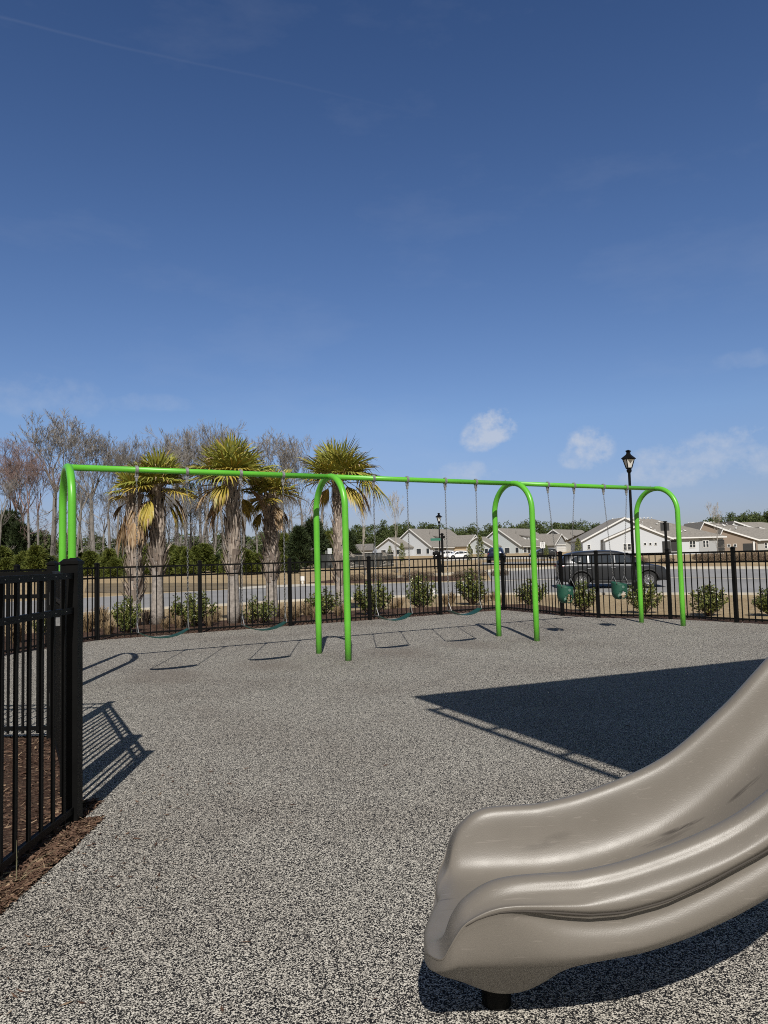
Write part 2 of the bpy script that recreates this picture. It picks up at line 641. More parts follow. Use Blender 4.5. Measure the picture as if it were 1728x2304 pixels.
def siding(name, col):
    mm = NM(name)
    cc = mm.coord('Object')
    fr = mm.math('FRACT', mm.math('MULTIPLY', mm.sepx(cc, 2), 5.2))
    line = mm.ramp(fr, [(0, .72), (.14, 1.0), (1, .97)])
    mm.set('Base Color', mm.mix(1.0, col, line, 'MULTIPLY'))
    mm.set('Roughness', .7)
    mm.bump(fr, .4, .02)
    return mm.mat


M['sid_white'] = siding('white_lap_siding', (.52, .545, .58))
M['sid_blue'] = siding('pale_blue_siding', (.46, .50, .52))
M['sid_grey'] = siding('warm_grey_siding', (.36, .355, .335))
M['sid_brown'] = siding('brown_siding', (.235, .185, .145))
M['sid_mid'] = siding('mid_grey_siding', (.34, .35, .36))
M['sid_tan'] = siding('tan_shingle_siding', (.54, .43, .29))
M['glass'] = plain('window_glass', (.03, .036, .043), .03, spec=.35)
M['shade'] = plain('dark_shade_fill', (.03, .03, .03), .9)  # near-black colour painted in for shaded openings; also on doors and wheel wells
M['car_grey'] = plain('grey_metallic_paint', (.034, .036, .040), .32, metal=.4, var=.02)
M['car_white'] = plain('white_car_paint', (.74, .74, .74), .25, var=.02)
M['car_blue'] = plain('dark_blue_car_paint', (.012, .018, .05), .22, metal=.3, var=.02)
M['car_black'] = plain('black_car_paint', (.012, .012, .013), .2, var=.02)
M['tyre'] = plain('tyre_rubber', (.012, .012, .012), .8)
M['rim'] = plain('alloy', (.42, .42, .43), .3, metal=.8)
M['trim'] = plain('black_trim', (.012, .012, .013), .6)
M['red_lens'] = plain('red_lens', (.22, .012, .010), .2)
M['clear_lens'] = plain('clear_lens', (.5, .52, .55), .15)
M['frosted'] = plain('frosted_glass', (.60, .60, .58), .35, var=.05)
M['sign_green'] = plain('sign_green', (.03, .15, .11), .4)
M['sign_back'] = plain('sign_back', (.035, .036, .038), .5)
M['wood_pole'] = plain('weathered_pole', (.30, .25, .19), .95, var=.25)
M['privacy'] = plain('dark_screen_boards', (.020, .023, .024), .8, var=.25, vscale=3)
M['cabinet'] = plain('pale_grey_metal', (.50, .52, .53), .5)
M['canopy'] = plain('green_canopy_panel', (.10, .30, .05), .5)

# ================================================================ SETTING
FU = Vector((math.cos(rad(30.3)), math.sin(rad(30.3)), 0))
BF0 = Vector((-5.25, 13.3, 0))                       # first post of the back fence
BACK = [BF0 + FU * (1.885 * k) for k in range(6)]
CORNER = BACK[-1]
RIGHT = [CORNER, Vector((3.82, 15.95, 0)), Vector((4.40, 15.25, 0)), Vector((5.62, 14.55, 0)), Vector((6.45, 13.55, 0)), Vector((7.5, 12.15, 0)), Vector((8.6, 10.75, 0))]
LEFT = [BF0, Vector((-5.85, 11.6, 0)), Vector((-6.1, 9.8, 0)), Vector((-6.3, 8.0, 0))]
PB, PA = Vector((-1.69, 3.97, 0)), Vector((-2.695, 5.92, 0))   # gate posts near the camera

# the ground sheet
xs = sorted(set([-2500, -1200, -600, -300, -160, -110, -80, -60, -45, -34] + [-26 + 2 * i for i in range(27)] + [34, 45, 60, 80, 110, 160, 300, 600, 1200, 2500]))
ys = sorted(set([-60, -20, -8, 0, 6, 12, 18, 20, 21.5, 23, 25, 27, 30, 33, 35, 37, 40, 43, 45, 48, 52, 56, 62, 70, 78, 85, 100, 120, 140, 160, 185, 210, 260, 330, 400, 700, 1500, 3000]))
mb = MB()
for y in ys:
    for x in xs:
        mb.v.append((x, y, zt(x, max(0, y))))
nx = len(xs)
for j in range(len(ys) - 1):
    for i in range(nx - 1):
        mb.f.append((j * nx + i, j * nx + i + 1, (j + 1) * nx + i + 1, (j + 1) * nx + i))
        mb.m.append(0)
tag(mb.build('ground', M['grass']), 'dry brown winter lawn beyond the playground fence', 'ground', kind='structure')


def flat(name, poly, z, mat_, label, kind='structure', cat=None):
    mb = MB()
    mb.quad(*[(p[0], p[1], z) for p in poly])
    o = mb.build(name, mat_, fix=True)
    if o.data.polygons[0].normal.z < 0:
        o.data.flip_normals()
    return tag(o, label, cat or name.replace('_', ' '), kind=kind)


def V2(p):
    return (p[0], p[1])


pad_poly = [(-1.56, -4), (-1.56, 2.9), (-1.53, 3.6), (-1.58, 4.05), V2(PB + Vector((.04, .06, 0))), V2(PA + Vector((.05, .03, 0))), (-4.5, 6.05), (-6.4, 6.15), V2(LEFT[3]), V2(LEFT[2]), V2(LEFT[1])] + \
    [V2(p) for p in BACK] + [V2(p) for p in RIGHT[1:]] + [(11, 7), (12, -4)]
pad = flat('playground_surface', pad_poly, 0.0, M['rubber'], 'speckled cream and black poured rubber playground surface', cat='rubber surface')
flat('mulch_bed', [(-9, -4), (-1.3, -4), (-1.3, 4.2), (-2.5, 6.05), (-9, 6.2)], -.014, M['mulch'], 'brown bark mulch outside the near black gate', cat='mulch bed')
# mulch border outside the back and right fences
bm_in = [V2(p) for p in LEFT[::-1]] + [V2(p) for p in BACK[1:]] + [V2(p) for p in RIGHT[1:]]
mb = MB()
outer = []
for i, p in enumerate(bm_in):
    a = Vector(bm_in[max(0, i - 1)])
    b = Vector(bm_in[min(len(bm_in) - 1, i + 1)])
    d = (b - a).normalized()
    nrm = Vector((-d.y, d.x))
    wd = 3.1 + .35 * math.sin(i * 2.1)
    if i > 8:
        wd = 1.2
    outer.append(Vector(p) + nrm * wd)
for i in range(len(bm_in) - 1):
    a, b = Vector(bm_in[i]), Vector(bm_in[i + 1])
    an, bn = outer[i], outer[i + 1]
    sh = Vector((0, -.25))
    mb.quad((a.x, a.y - .2, -.02), (b.x, b.y - .2, -.02), (bn.x, bn.y, -.035), (an.x, an.y, -.035))
o = mb.build('mulch_border', M['mulch'], fix=True)
tag(o, 'brown mulch planting strip behind the back fence', 'mulch bed', kind='structure')
# loose chips along the near edge of the pad and in the beds
mb = MB()
for k in range(19000):
    if k < 9500:
        y = R_.uniform(1.9, 4.3)
        x = -1.545 - abs(R_.gauss(0, .10)) - (0.12 if y > 4.0 else 0)
        z = R_.uniform(-.005, .016)
    elif k < 16000:
        x, y = R_.uniform(-3.4, -1.6), R_.uniform(2.4, 5.9)
        if (x - PB.x) * (PA.y - PB.y) - (y - PB.y) * (PA.x - PB.x) > 0 and y > PB.y:
            continue
        z = R_.uniform(-.012, .004)
    else:
        t = R_.uniform(-.5, 10.2)
        p = BF0 + FU * t + Vector((-FU.y, FU.x, 0)) * R_.uniform(.05, 1.5)
        x, y, z = p.x, p.y, R_.uniform(-.02, .0)
    L, w = R_.uniform(.005, .019) * (1.6 if R_.random() < .12 else 1), R_.uniform(.0012, .0045)
    a = R_.uniform(0, 6.28) if R_.random() < .4 else R_.gauss(.5, .5)
    d = Vector((math.cos(a), math.sin(a), R_.gauss(0, .3)))
    sd = Vector((-math.sin(a), math.cos(a), R_.gauss(0, .5)))
    p = Vector((x, y, z))
    mb.quad(p - d * L - sd * w, p + d * L - sd * w, p + d * L + sd * w, p - d * L + sd * w)
tag(mb.build('loose_mulch', M['chips']), 'loose brown bark chips along the edge of the rubber surface', 'mulch', kind='stuff')


# a few fallen leaves, pine straw and chips tracked onto the rubber
mb = MB()
for k in range(420):
    if k < 150:
        y = R_.uniform(2.2, 5)
        x = -1.5 + abs(R_.gauss(0, .35))
    elif k < 290:
        p = BF0 + FU * R_.uniform(.3, 9.2) - Vector((-FU.y, FU.x, 0)) * abs(R_.gauss(0, .5))
        x, y = p.x, p.y - .25
    else:
        x, y = R_.uniform(-3, 6), R_.uniform(2, 12)
        if y < 5 and x < -1.4:
            continue
    L, w = R_.uniform(.006, .03), R_.uniform(.001, .006)
    a = R_.uniform(0, 6.28)
    d, sd = Vector((math.cos(a), math.sin(a), 0)), Vector((-math.sin(a), math.cos(a), R_.gauss(0, .2)))
    p = Vector((x, y, .004 + R_.uniform(0, .004)))
    mb.quad(p - d * L, p + sd * w, p + d * L + Vector((0, 0, R_.uniform(0, .006))), p - sd * w)
tag(mb.build('leaf_litter', M['chips']), 'scattered brown leaf bits and chips lying on the rubber surface', 'litter', kind='stuff')


def pxline(pts):
    return [G(*p) for p in pts]


def resample(line, n):
    L = [0]
    for a, b in zip(line, line[1:]):
        L.append(L[-1] + (b - a).length)
    out = []
    for k in range(n):
        t = L[-1] * k / (n - 1)
        i = max(j for j in range(len(L)) if L[j] <= t + 1e-9)
        i = min(i, len(line) - 2)
        out.append(line[i].lerp(line[i + 1], (t - L[i]) / (L[i + 1] - L[i])))
    return out


def strip(name, A, B, off, mat_, label, n=70, mm=8, cat=None):
    A, B = resample(A, n), resample(B, n)
    mb = MB()
    for i in range(n):
        for j in range(mm + 1):
            p = A[i].lerp(B[i], j / mm)
            mb.v.append((p.x, p.y, zt(p.x, p.y) + off))
    w = mm + 1
    for i in range(n - 1):
        for j in range(mm):
            mb.f.append((i * w + j, (i + 1) * w + j, (i + 1) * w + j + 1, i * w + j + 1))
            mb.m.append(0)
    o = mb.build(name, mat_, fix=True)
    return tag(o, label, cat or name.replace('_', ' '), kind='structure')


def kerb(name, line, w, h, label, n=90):
    P = resample(line, n)
    mb = MB()
    for i in range(n - 1):
        a, b = P[i].copy(), P[i + 1].copy()
        a.z, b.z = zt(a.x, a.y) + h / 2, zt(b.x, b.y) + h / 2
        mb.beam(a, b, w, h + .06)
    return tag(mb.build(name, M['concrete']), label, 'kerb', kind='structure')


NEAR = pxline([(-260, 1412), (0, 1396), (192, 1383), (252, 1377), (490, 1364), (650, 1354), (878, 1345), (979, 1341), (1161, 1338), (1342, 1338), (1708, 1339), (1900, 1342), (2150, 1348)])
MID = pxline([(-260, 1372), (0, 1357), (191, 1347), (380, 1335), (515, 1328), (700, 1319), (878, 1314), (993, 1312), (1109, 1309), (1300, 1304), (1500, 1301), (1728, 1304), (1900, 1307), (2150, 1312)])
strip('road', NEAR, MID, .012, M['asphalt'], 'grey asphalt street curving behind the playground')
kerb('near_kerb', NEAR, .16, .05, 'pale concrete kerb on the playground side of the street')
MID2 = [p + Vector((0, .55, 0)) for p in MID]
strip('gutter_strip', MID, MID2, .02, M['concrete'], 'pale concrete gutter strip along the far side of the near lane', mm=2)
FAR = pxline([(1095, 1288), (1193, 1282.5), (1239, 1280), (1350, 1279.5), (1497, 1280.5), (1728, 1280.5), (1900, 1282), (2150, 1285)])
MIDR = pxline([(1109, 1308), (1300, 1303), (1500, 1300), (1728, 1303), (1900, 1306), (2150, 1311)])
MIDR = [p + Vector((0, .5, 0)) for p in MIDR]
strip('side_street', MIDR, FAR, .014, M['asphalt'], 'grey far lane of the street in front of the houses')
kerb('far_kerb', FAR, .3, .12, 'pale concrete kerb in front of the house lawns')
kerb('corner_kerb', pxline([(870, 1301), (940, 1297), (1005, 1294), (1095, 1288.5)]), .25, .12, 'pale kerb round the brown corner lawn')
strip('kerb_ramp', pxline([(520, 1328), (600, 1324), (710, 1319)]), pxline([(535, 1322), (600, 1318), (715, 1314)]), .026, M['concrete'], 'pale concrete kerb ramp beside the pond', n=12, mm=3)
strip('island_bed', pxline([(690, 1312), (878, 1310), (1000, 1308), (1095, 1305)]), pxline([(760, 1303), (878, 1302), (1000, 1297), (1060, 1294)]), .02, M['mulch'], 'brown mulch corner bed across the street', n=24, mm=4)
strip('upper_street', pxline([(1085, 1271), (1250, 1267), (1420, 1264)]), pxline([(1085, 1266), (1250, 1263), (1420, 1261)]), .03, M['asphalt'], 'grey street running up to the far houses', n=24, mm=4)
strip('driveway', pxline([(985, 1263), (1070, 1259), (1250, 1257)]), pxline([(990, 1256), (1070, 1254), (1250, 1253)]), .03, M['concrete'], 'pale concrete driveways in front of the far houses', n=24, mm=4)
strip('pond', pxline([(190, 1333), (260, 1335), (400, 1331), (520, 1325), (610, 1318)]), pxline([(195, 1313), (260, 1313), (400, 1312), (520, 1312), (606, 1316)]), .02, M['water'], 'still brown pond beyond the street', n=40, mm=6)

# ================================================================ FENCES
PK, GAP = .0165, .118


def panel(mb, a, b, top=1.32, second=1.12, low=.07, post=.032, screws=False):
    a, b = Vector(a), Vector(b)
    d = (b - a)
    L = d.length
    d.normalize()
    a2, b2 = a + d * post, b - d * post
    rz = math.atan2(d.y, d.x)
    for z in (top - .015, second, low):
        mb.beam(a2 + Vector((0, 0, z)), b2 + Vector((0, 0, z)), .026, .032)
    n = max(1, round(L / GAP))
    for k in range(1, n):
        p = a + d * (L * k / n)
        z0 = .03
        mb.box((p.x, p.y, (z0 + top - .032) / 2), (PK, PK, top - .032 - z0), rz=rz)
        if screws:
            sd = Vector((-d.y, d.x, 0)) * .0135
            for zz in (top - .015, second):
                for q in (p + sd, p - sd):
                    mb.box((q.x, q.y, zz), (.0045, .003, .0045), mi=1, rz=rz)


def post_mesh(mb, p, h=1.37, w=.064, rz=0):
    mb.box((p[0], p[1], h / 2 - .04), (w, w, h + .08), rz=rz)
    mb.box((p[0], p[1], h + .006), (w + .014, w + .014, .016), rz=rz)
    mb.box((p[0], p[1], h + .023), (w + .006, w + .006, .018), rz=rz, taper=.45)


def fence(name, label, pts, screws=False):
    pts = [Vector(p) for p in pts]
    o0 = pts[0].copy()
    t = thing(name, label, 'fence', o0)
    loc = [p - o0 for p in pts]
    for i in range(len(loc) - 1):
        mb = MB()
        panel(mb, loc[i], loc[i + 1], screws=screws)
        mb.build('picket_panel', [M['black'], M['steel']], t)
    for i, p in enumerate(loc):
        q = loc[min(i + 1, len(loc) - 1)] - loc[max(0, i - 1)] if i else loc[1]
        mb = MB()
        post_mesh(mb, p, rz=math.atan2(q.y, q.x), w=.064)
        mb.build('post', M['black'], t)
    return t


fence('picket_fence', 'long black metal picket fence behind the swings', BACK)
fence('picket_fence', 'black picket fence angling from the back corner towards the right', RIGHT)
fence('picket_fence', 'black picket fence closing the far left side behind the gate', LEFT)
# near fence beside the camera, the line running left, and the gate between them
fence('picket_fence', 'near black picket fence at the left edge over mulch', [PB, Vector((-1.715, 2.15, 0)), Vector((-1.73, .35, 0)), Vector((-1.745, -1.4, 0))], True)
fence('picket_fence', 'black picket fence running left across the back of the mulch bed', [PA, Vector((-4.5, 5.98, 0)), Vector((-6.3, 6.05, 0))])
gd = (PA - PB).normalized()
GL = (PA - PB).length
gate = thing('gate', 'black picket gate seen edge on beside the near post', 'gate', PB, math.atan2(gd.y, gd.x))
mb = MB()
panel(mb, (0, 0, 0), (.56, 0, 0))
mb.build('picket_panel', M['black'], gate)
mb = MB()
post_mesh(mb, (.56, 0, 0), w=.075)
mb.build('post', M['black'], gate)
mb = MB()
panel(mb, (.62, 0, 0), (GL - .05, 0, 0), post=0.04)
for x in (.655, GL - .085):
    mb.box((x, 0, .68), (.05, .05, 1.28))
mb.build('gate_leaf', M['black'], gate)
mb = MB()
mb.box((.61, -.01, 1.0), (.05, .06, .11))
mb.box((.61, .045, 1.02), (.03, .04, .05))
mb.build('latch', M['hanger'], gate)
for z in (.3, 1.1):
    mb = MB()
    mb.box((GL - .045, .0, z), (.04, .05, .10))
    mb.build('hinge', M['hanger'], gate)
mb = MB()
pts = [(.0, 0, 1.12), (.03, 0, 1.0), (.05, 0, .7), (.045, 0, .4), (.01, 0, .05)]
# ================================================================ SWING SET
SU = Vector((math.cos(rad(29.81)), math.sin(rad(29.81)), 0))
SN = Vector((SU.y, -SU.x, 0))
SC0 = Vector((-3.729, 8.560, 0))
AT = [0, 3.422, 6.723, 10.166]
SW, SH = .468, 2.52
sw = thing('swing_set', 'bright green arched swing set with three bays in front of the back fence', 'swing set', SC0, rad(29.81))
# local frame: x along the beam, -y towards the camera
for k, t in enumerate(AT):
    mb = MB()
    pts = [(t, -SW, -.1), (t, -SW, .5), (t, -SW, 1.1), (t, -SW, SH - SW - .25)]
    for i in range(0, 25):
        a = math.pi * i / 24
        pts.append((t, -SW * math.cos(a), SH - SW + SW * math.sin(a)))
    pts += [(t, SW, SH - SW - .25), (t, SW, 1.1), (t, SW, .5), (t, SW, -.1)]
    mb.tube(pts, .0445, 20)
    mb.build('arch', M['green'], sw, smooth=True)
for a, b in zip(AT, AT[1:]):
    mb = MB()
    mb.tube([(a + .03, 0, SH), ((a + b) / 2, 0, SH), (b - .03, 0, SH)], .0375, 20)
    mb.build('top_beam', M['green'], sw, smooth=True)
for t in AT[1:]:
    for dx in (-.13, .13):
        mb = MB()
        mb.lathe([(.008, .030), (.008, .048), (.004, .052)], (t + dx, 0, SH), 8)
        mb.build('bolt', M['hanger'], sw)


def beam_t(px):
    best = min(range(0, 1050), key=lambda i: abs(_px(SC0 + SU * (i * .01) + Vector((0, 0, SH))) - px))
    return best * .01


def _px(P):
    d = P - Vector((0, 0, CAM_H))
    return 864 + F_PX * d.dot(CR) / d.dot(CF)


def ring(c, r, r2, ax, n=10, k=6):
    pts = []
    for i in range(n):
        a = 2 * math.pi * i / n
        p = {'x': (0, r * math.cos(a), r * math.sin(a)), 'y': (r * math.cos(a), 0, r * math.sin(a)), 'z': (r * math.cos(a), r * math.sin(a), 0)}[ax]
        pts.append((c[0] + p[0], c[1] + p[1], c[2] + p[2]))
    return pts


def hanger_mesh():
    mb = MB()
    for dx in (-.011, 0, .011):
        mb.tube(ring((dx, 0, 0), .043, .01, 'x', 18), .0095, 6, closed=True)
    for s in (-1, 1):
        mb.box((s * .012, 0, -.06), (.010, .034, .075))
    mb.tube([(-.024, 0, -.085), (.024, 0, -.085)], .011, 8)
    mb.lathe([(.012, -.145), (.017, -.135), (.017, -.10), (.012, -.095)], (0, 0, 0), 10)
    mb.box((0, 0, .047), (.03, .022, .014))
    return mb.mesh('hanger', M['hanger'], smooth=False)


HM = hanger_mesh()


def chain_mesh(L, pitch=.034):
    mb = MB()
    n = int(L / pitch)
    for i in range(n):
        z = -i * pitch
        ax = i % 2
        pts = []
        for k in range(10):
            a = 2 * math.pi * k / 10
            x, zz = .0095 * math.cos(a), (.024 if True else 0) * math.sin(a)
            pts.append((x, 0, z - .017 + zz) if ax else (0, x, z - .017 + zz))
        mb.tube(pts, .0031, 4, closed=True)
    return mb.mesh('chain', M['steel'], smooth=True)


CH_LONG = chain_mesh(SH - .14 - .60)
CH_SHORT = chain_mesh(SH - .14 - .80)


def belt_mesh(half):
    mb = MB()
    n = 20
    for i in range(n + 1):
        t = -1 + 2 * i / n
        x = half * t * .98
        z = .44 + .085 * abs(t) ** 2.2
        tx = 1.0
        wd = .082 * (1 - .35 * max(0, abs(t) - .75) / .25)
        for (yy, zz) in ((-wd, 0), (wd, 0), (wd, .009), (-wd, .009)):
            mb.v.append((x, yy, z + zz))
    for i in range(n):
        for k in range(4):
            a, b = i * 4 + k, i * 4 + (k + 1) % 4
            mb.f.append((a, a + 4, b + 4, b))
            mb.m.append(0)
    mb.f += [(3, 2, 1, 0), (n * 4, n * 4 + 1, n * 4 + 2, n * 4 + 3)]
    mb.m += [0, 0]
    return mb.mesh('seat', M['belt'], smooth=False, fix=True)


belt_px = [(307.6, 419.6), (541, 637), (840, 915.6), (1001, 1070)]
belt_lab = ['green belt swing nearest the left end arch', 'second green belt swing from the left, beside the second arch',
            'green belt swing just right of the second arch', 'green belt swing just left of the third arch']
first = None
T_SW = []
for i, (pa, pb) in enumerate(belt_px):
    ta, tb = beam_t(pa), beam_t(pb)
    for t in (ta, tb):
        link('hanger', HM, sw, (t, 0, SH))
    mid, half = (ta + tb) / 2, (tb - ta) / 2
    T_SW.append(mid)
    r = thing('belt_swing', belt_lab[i], 'swing', SC0 + SU * mid, rad(29.81), 'belt swings hanging from the green swing set')
    seat = link('seat', belt_mesh(half), r)
    for s in (-1, 1):
        link('chain', CH_LONG, r, (s * half, 0, SH - .145))
        mb = MB()
        for yy in (-.06, .06):
            mb.tube([(s * half, 0, .645), (s * half * .985, yy, .528)], .005, 5)
        mb.tube([(s * half * .985, -.062, .528), (s * half * .985, .062, .528)], .005, 5)
        mb.build('triangle_link', M['steel'], r)


def bucket_mesh():
    mb = MB()
    nu, nv = 36, 14
    idx = {}
    for j in range(nv + 1):
        v = j / nv
        for i in range(nu):
            a = 2 * math.pi * i / nu
            front = max(0, math.cos(a))
            back = max(0, -math.cos(a))
            rx = (.150 if v < .55 else .150 * math.sqrt(max(0, 1 - ((v - .55) / .47) ** 2)))
            ry = rx * .86
            ztop = .30 - .015 * front + .03 * back
            z = ztop * (1 - v) if v < .9 else ztop * .1 * (1 - (v - .9) / .1 * .5)
            idx[i, j] = len(mb.v)
            mb.v.append((rx * math.sin(a), -ry * math.cos(a), z))
    for j in range(nv):
        for i in range(nu):
            a = math.degrees(2 * math.pi * (i + .5) / nu)
            if a > 180:
                a -= 360
            v = (j + .5) / nv
            hole = False
            for ac in (-50, 50):
                if ((a - ac) / 36) ** 2 + ((v - .72) / .27) ** 2 < 1:
                    hole = True
            if hole:
                continue
            i2 = (i + 1) % nu
            mb.f.append((idx[i, j], idx[i2, j], idx[i2, j + 1], idx[i, j + 1]))
            mb.m.append(0)
    return mb.mesh('bucket_seat', M['bucket'], smooth=True)


BK = bucket_mesh()
buck_px = [(1232, 1291), (1357, 1409)]
for i, (pa, pb) in enumerate(buck_px):
    ta, tb = beam_t(pa), beam_t(pb)
    for t in (ta, tb):
        link('hanger', HM, sw, (t, 0, SH))
    mid, half = (ta + tb) / 2, (tb - ta) / 2
    r = thing('bucket_swing', ['green toddler bucket swing just right of the third arch', 'green toddler bucket swing nearest the right end arch'][i], 'swing', SC0 + SU * mid, rad(29.81), 'bucket swings hanging from the green swing set')
    hb = .15
    z0 = .50
    b = link('bucket_seat', BK, r, (0, 0, z0))
    b.rotation_euler = (0, 0, rad(38 if i == 0 else 30))
    so_ = b.modifiers.new('solid', 'SOLIDIFY')
    so_.thickness = .016
    so_.offset = 0
    ss = b.modifiers.new('sub', 'SUBSURF')
    ss.levels = ss.render_levels = 1
    mb = MB()
    mb.lathe([(.026, 0), (.026, .004), (.02, .006)], (0, 0, 0), 14)
    em = mb.build('emblem', M['bucket_mark'], b)
    em.matrix_local = Matrix.Translation((-.118, -.092, .235)) @ Matrix.Rotation(rad(-52), 4, 'Z') @ Matrix.Rotation(rad(90), 4, 'X')
    import_l = []
    for s in (-1, 1):
        mb = MB()
        L = SH - .145 - (z0 + .47)
        top = Vector((s * half, 0, SH - .145))
        bot = Vector((s * hb * .92, 0, z0 + .43))
        n = int((top - bot).length / .034)
        d = (bot - top).normalized()
        q = d.cross(Vector((0, 1, 0))).normalized()
        for k in range(n):
            c0 = top + d * (.034 * k + .017)
            sd = q if k % 2 else Vector((0, 1, 0))
            mb.tube([c0 + sd * (.0095 * math.cos(2 * math.pi * e / 10)) + d * (.024 * math.sin(2 * math.pi * e / 10)) for e in range(10)], .0031, 4, closed=True)
        mb.build('chain', M['steel'], r, smooth=True)
        mb = MB()
        for yy in (-.085, .085):
            mb.tube([bot, (s * hb * .95, yy, z0 + .285)], .006, 6)
        mb.build('strap', M['steel'], r, smooth=True)

# worn brown patches under each swing
m, c, col, v1 = RUB
pts_w = [SC0 + SU * t + SN * .18 for t in T_SW]
acc = None
for p, rx, amt in [(q, 1.0, .55) for q in pts_w] + [(Vector((-1.7, 6.8, 0)), .5, .3)]:
    dx = m.math('DIVIDE', m.math('ADD', m.math('MULTIPLY', m.math('SUBTRACT', m.sepx(c, 0), p.x), SU.x), m.math('MULTIPLY', m.math('SUBTRACT', m.sepx(c, 1), p.y), SU.y)), .55 * rx)
    dy = m.math('DIVIDE', m.math('ADD', m.math('MULTIPLY', m.math('SUBTRACT', m.sepx(c, 0), p.x), SN.x), m.math('MULTIPLY', m.math('SUBTRACT', m.sepx(c, 1), p.y), SN.y)), .85 * rx)
    f = m.math('SUBTRACT', 1.0, m.math('ADD', m.math('MULTIPLY', dx, dx), m.math('MULTIPLY', dy, dy)), True)
    f = m.math('MULTIPLY', f, amt)
    acc = f if acc is None else m.math('MAXIMUM', acc, f)
acc = m.math('MULTIPLY', acc, m.ramp(m.noise(c, 3, 4), [(.3, .5), (.65, 1.0)]))
m.set('Base Color', m.mix(acc, col, (.14, .115, .095)))

# ================================================================ SLIDE
ZRAIL = [(.08, .262), (.085, .276), (.092, .283), (.105, .288), (.125, .297), (.137, .326), (.151, .378), (.179, .424), (.223, .459), (.272, .481), (.32, .490), (.41, .494), (.5, .496), (.56, .508), (.62, .517), (.68, .537), (.75, .558), (.80, .576), (.875, .605), (.95, .642), (1.03, .697), (1.11, .765), (1.2, .842), (1.28, .925), (1.4, 1.045), (1.6, 1.25), (1.8, 1.45), (2.0, 1.62), (2.2, 1.72), (2.45, 1.76)]
ZBED = [(.08, .262), (.085, .275), (.092, .281), (.105, .284), (.125, .286), (.2, .286), (.5, .288), (.6, .300), (.75, .335), (.9, .392), (1.05, .478), (1.2, .598), (1.4, .785), (1.6, .985), (1.8, 1.19), (2.0, 1.36), (2.2, 1.46), (2.45, 1.5)]
ZBOT = [(.08, .240), (.085, .236), (.092, .236), (.105, .242), (.123, .256), (.163, .268), (.3, .268), (.42, .268), (.48, .270), (.54, .277), (.66, .296), (.78, .331), (.9, .380), (1.0, .430), (1.2, .545), (1.4, .70), (1.6, .89), (1.8, 1.09), (2.0, 1.26), (2.2, 1.36), (2.45, 1.4)]
ZG = [(.12, .30), (.176, .391), (.206, .409), (.264, .428), (.322, .432), (.42, .425), (.51, .417), (.6, .421), (.712, .447), (.83, .495), (.99, .573), (1.2, .73), (1.4, .92), (1.6, 1.12), (1.8, 1.32), (2.0, 1.49), (2.45, 1.63)]
VMIN = [(.08, 2.09), (.09, 2.045), (.105, 2.015), (.125, 1.985), (.15, 1.966), (.18, 1.96)]
VMAX = [(.08, 2.44), (.09, 2.52), (.105, 2.58), (.125, 2.63), (.15, 2.655), (.18, 2.66)]


def slide_ring(X):
    zr, zb, zo = tab(X, ZRAIL), tab(X, ZBED), tab(X, ZBOT)
    hh = max(.001, zr - zb)
    k = min(1.3, hh / .2)
    zg = min(tab(X, ZG), zr - .02 * min(1, k))
    cf = sstep(.27, .45, X)
    lob = sstep(.22, .40, X) * .9 + .1
    zc = zg - .058 * cf - .02 * (1 - cf) * k
    zc = max(zc, zo + .02 * k)
    boss = max(0, 1 - ((X - .318) / .205) ** 2) ** .75
    zu = zo - .035 * min(1, k * 1.5 + .3)
    if X < .12:
        zu = tab(X, [(.08, .226), (.085, .208), (.092, .194), (.105, .180), (.125, .170)])
    elif X < .22:
        zu = lerp(.170, zu, (X - .125) / .095) if X > .125 else .170
    near = [(2.31, zb), (2.20, zb + .002), (2.135, zb + .012 * k), (2.102, zb + .045 * k), (2.083, zb + .1 * k), (2.070, zr - .032 * k), (2.057, zr - .008 * k),
            (2.040, zr), (2.020, zr - .003 * k), (2.006, zr - .013 * k), (lerp(1.990, 2.000, lob), zr - .028 * k), (lerp(1.978, 1.986, lob), zr - .036 * k),
            (1.968, zr - lerp(.04, .048, lob) * k), (1.958, lerp(zg, zr, .28)), (1.957, zg + .006), (lerp(1.959, 1.970, cf), zg - .004), (lerp(1.960, 1.986, cf), zg - lerp(.014, .016, cf) * k),
            (lerp(1.960, 1.985, cf), lerp(zg - .02 * k, zc + .012, cf)), (lerp(1.961, 1.970, cf), zc - .005 * k),
            (1.964, lerp(zc, zo, .55)), (1.972, zo + .026 * k), (1.990, zo + .004), (2.024, zo - .012 - .012 * boss)]
    if X > .128:
        near += [(2.085, lerp(zo - .028, .185, boss)), (2.125, lerp(zu, .150, boss)), (2.195, lerp(zu, .072, boss)), (2.31, lerp(zu, .068, boss))]
    else:
        near += [(2.085, lerp(zo, zu, .6)), (2.125, zu), (2.195, zu), (2.31, zu)]
    far = [(4.62 - v, z) for (v, z) in near[1:-1]][::-1]
    return near + far


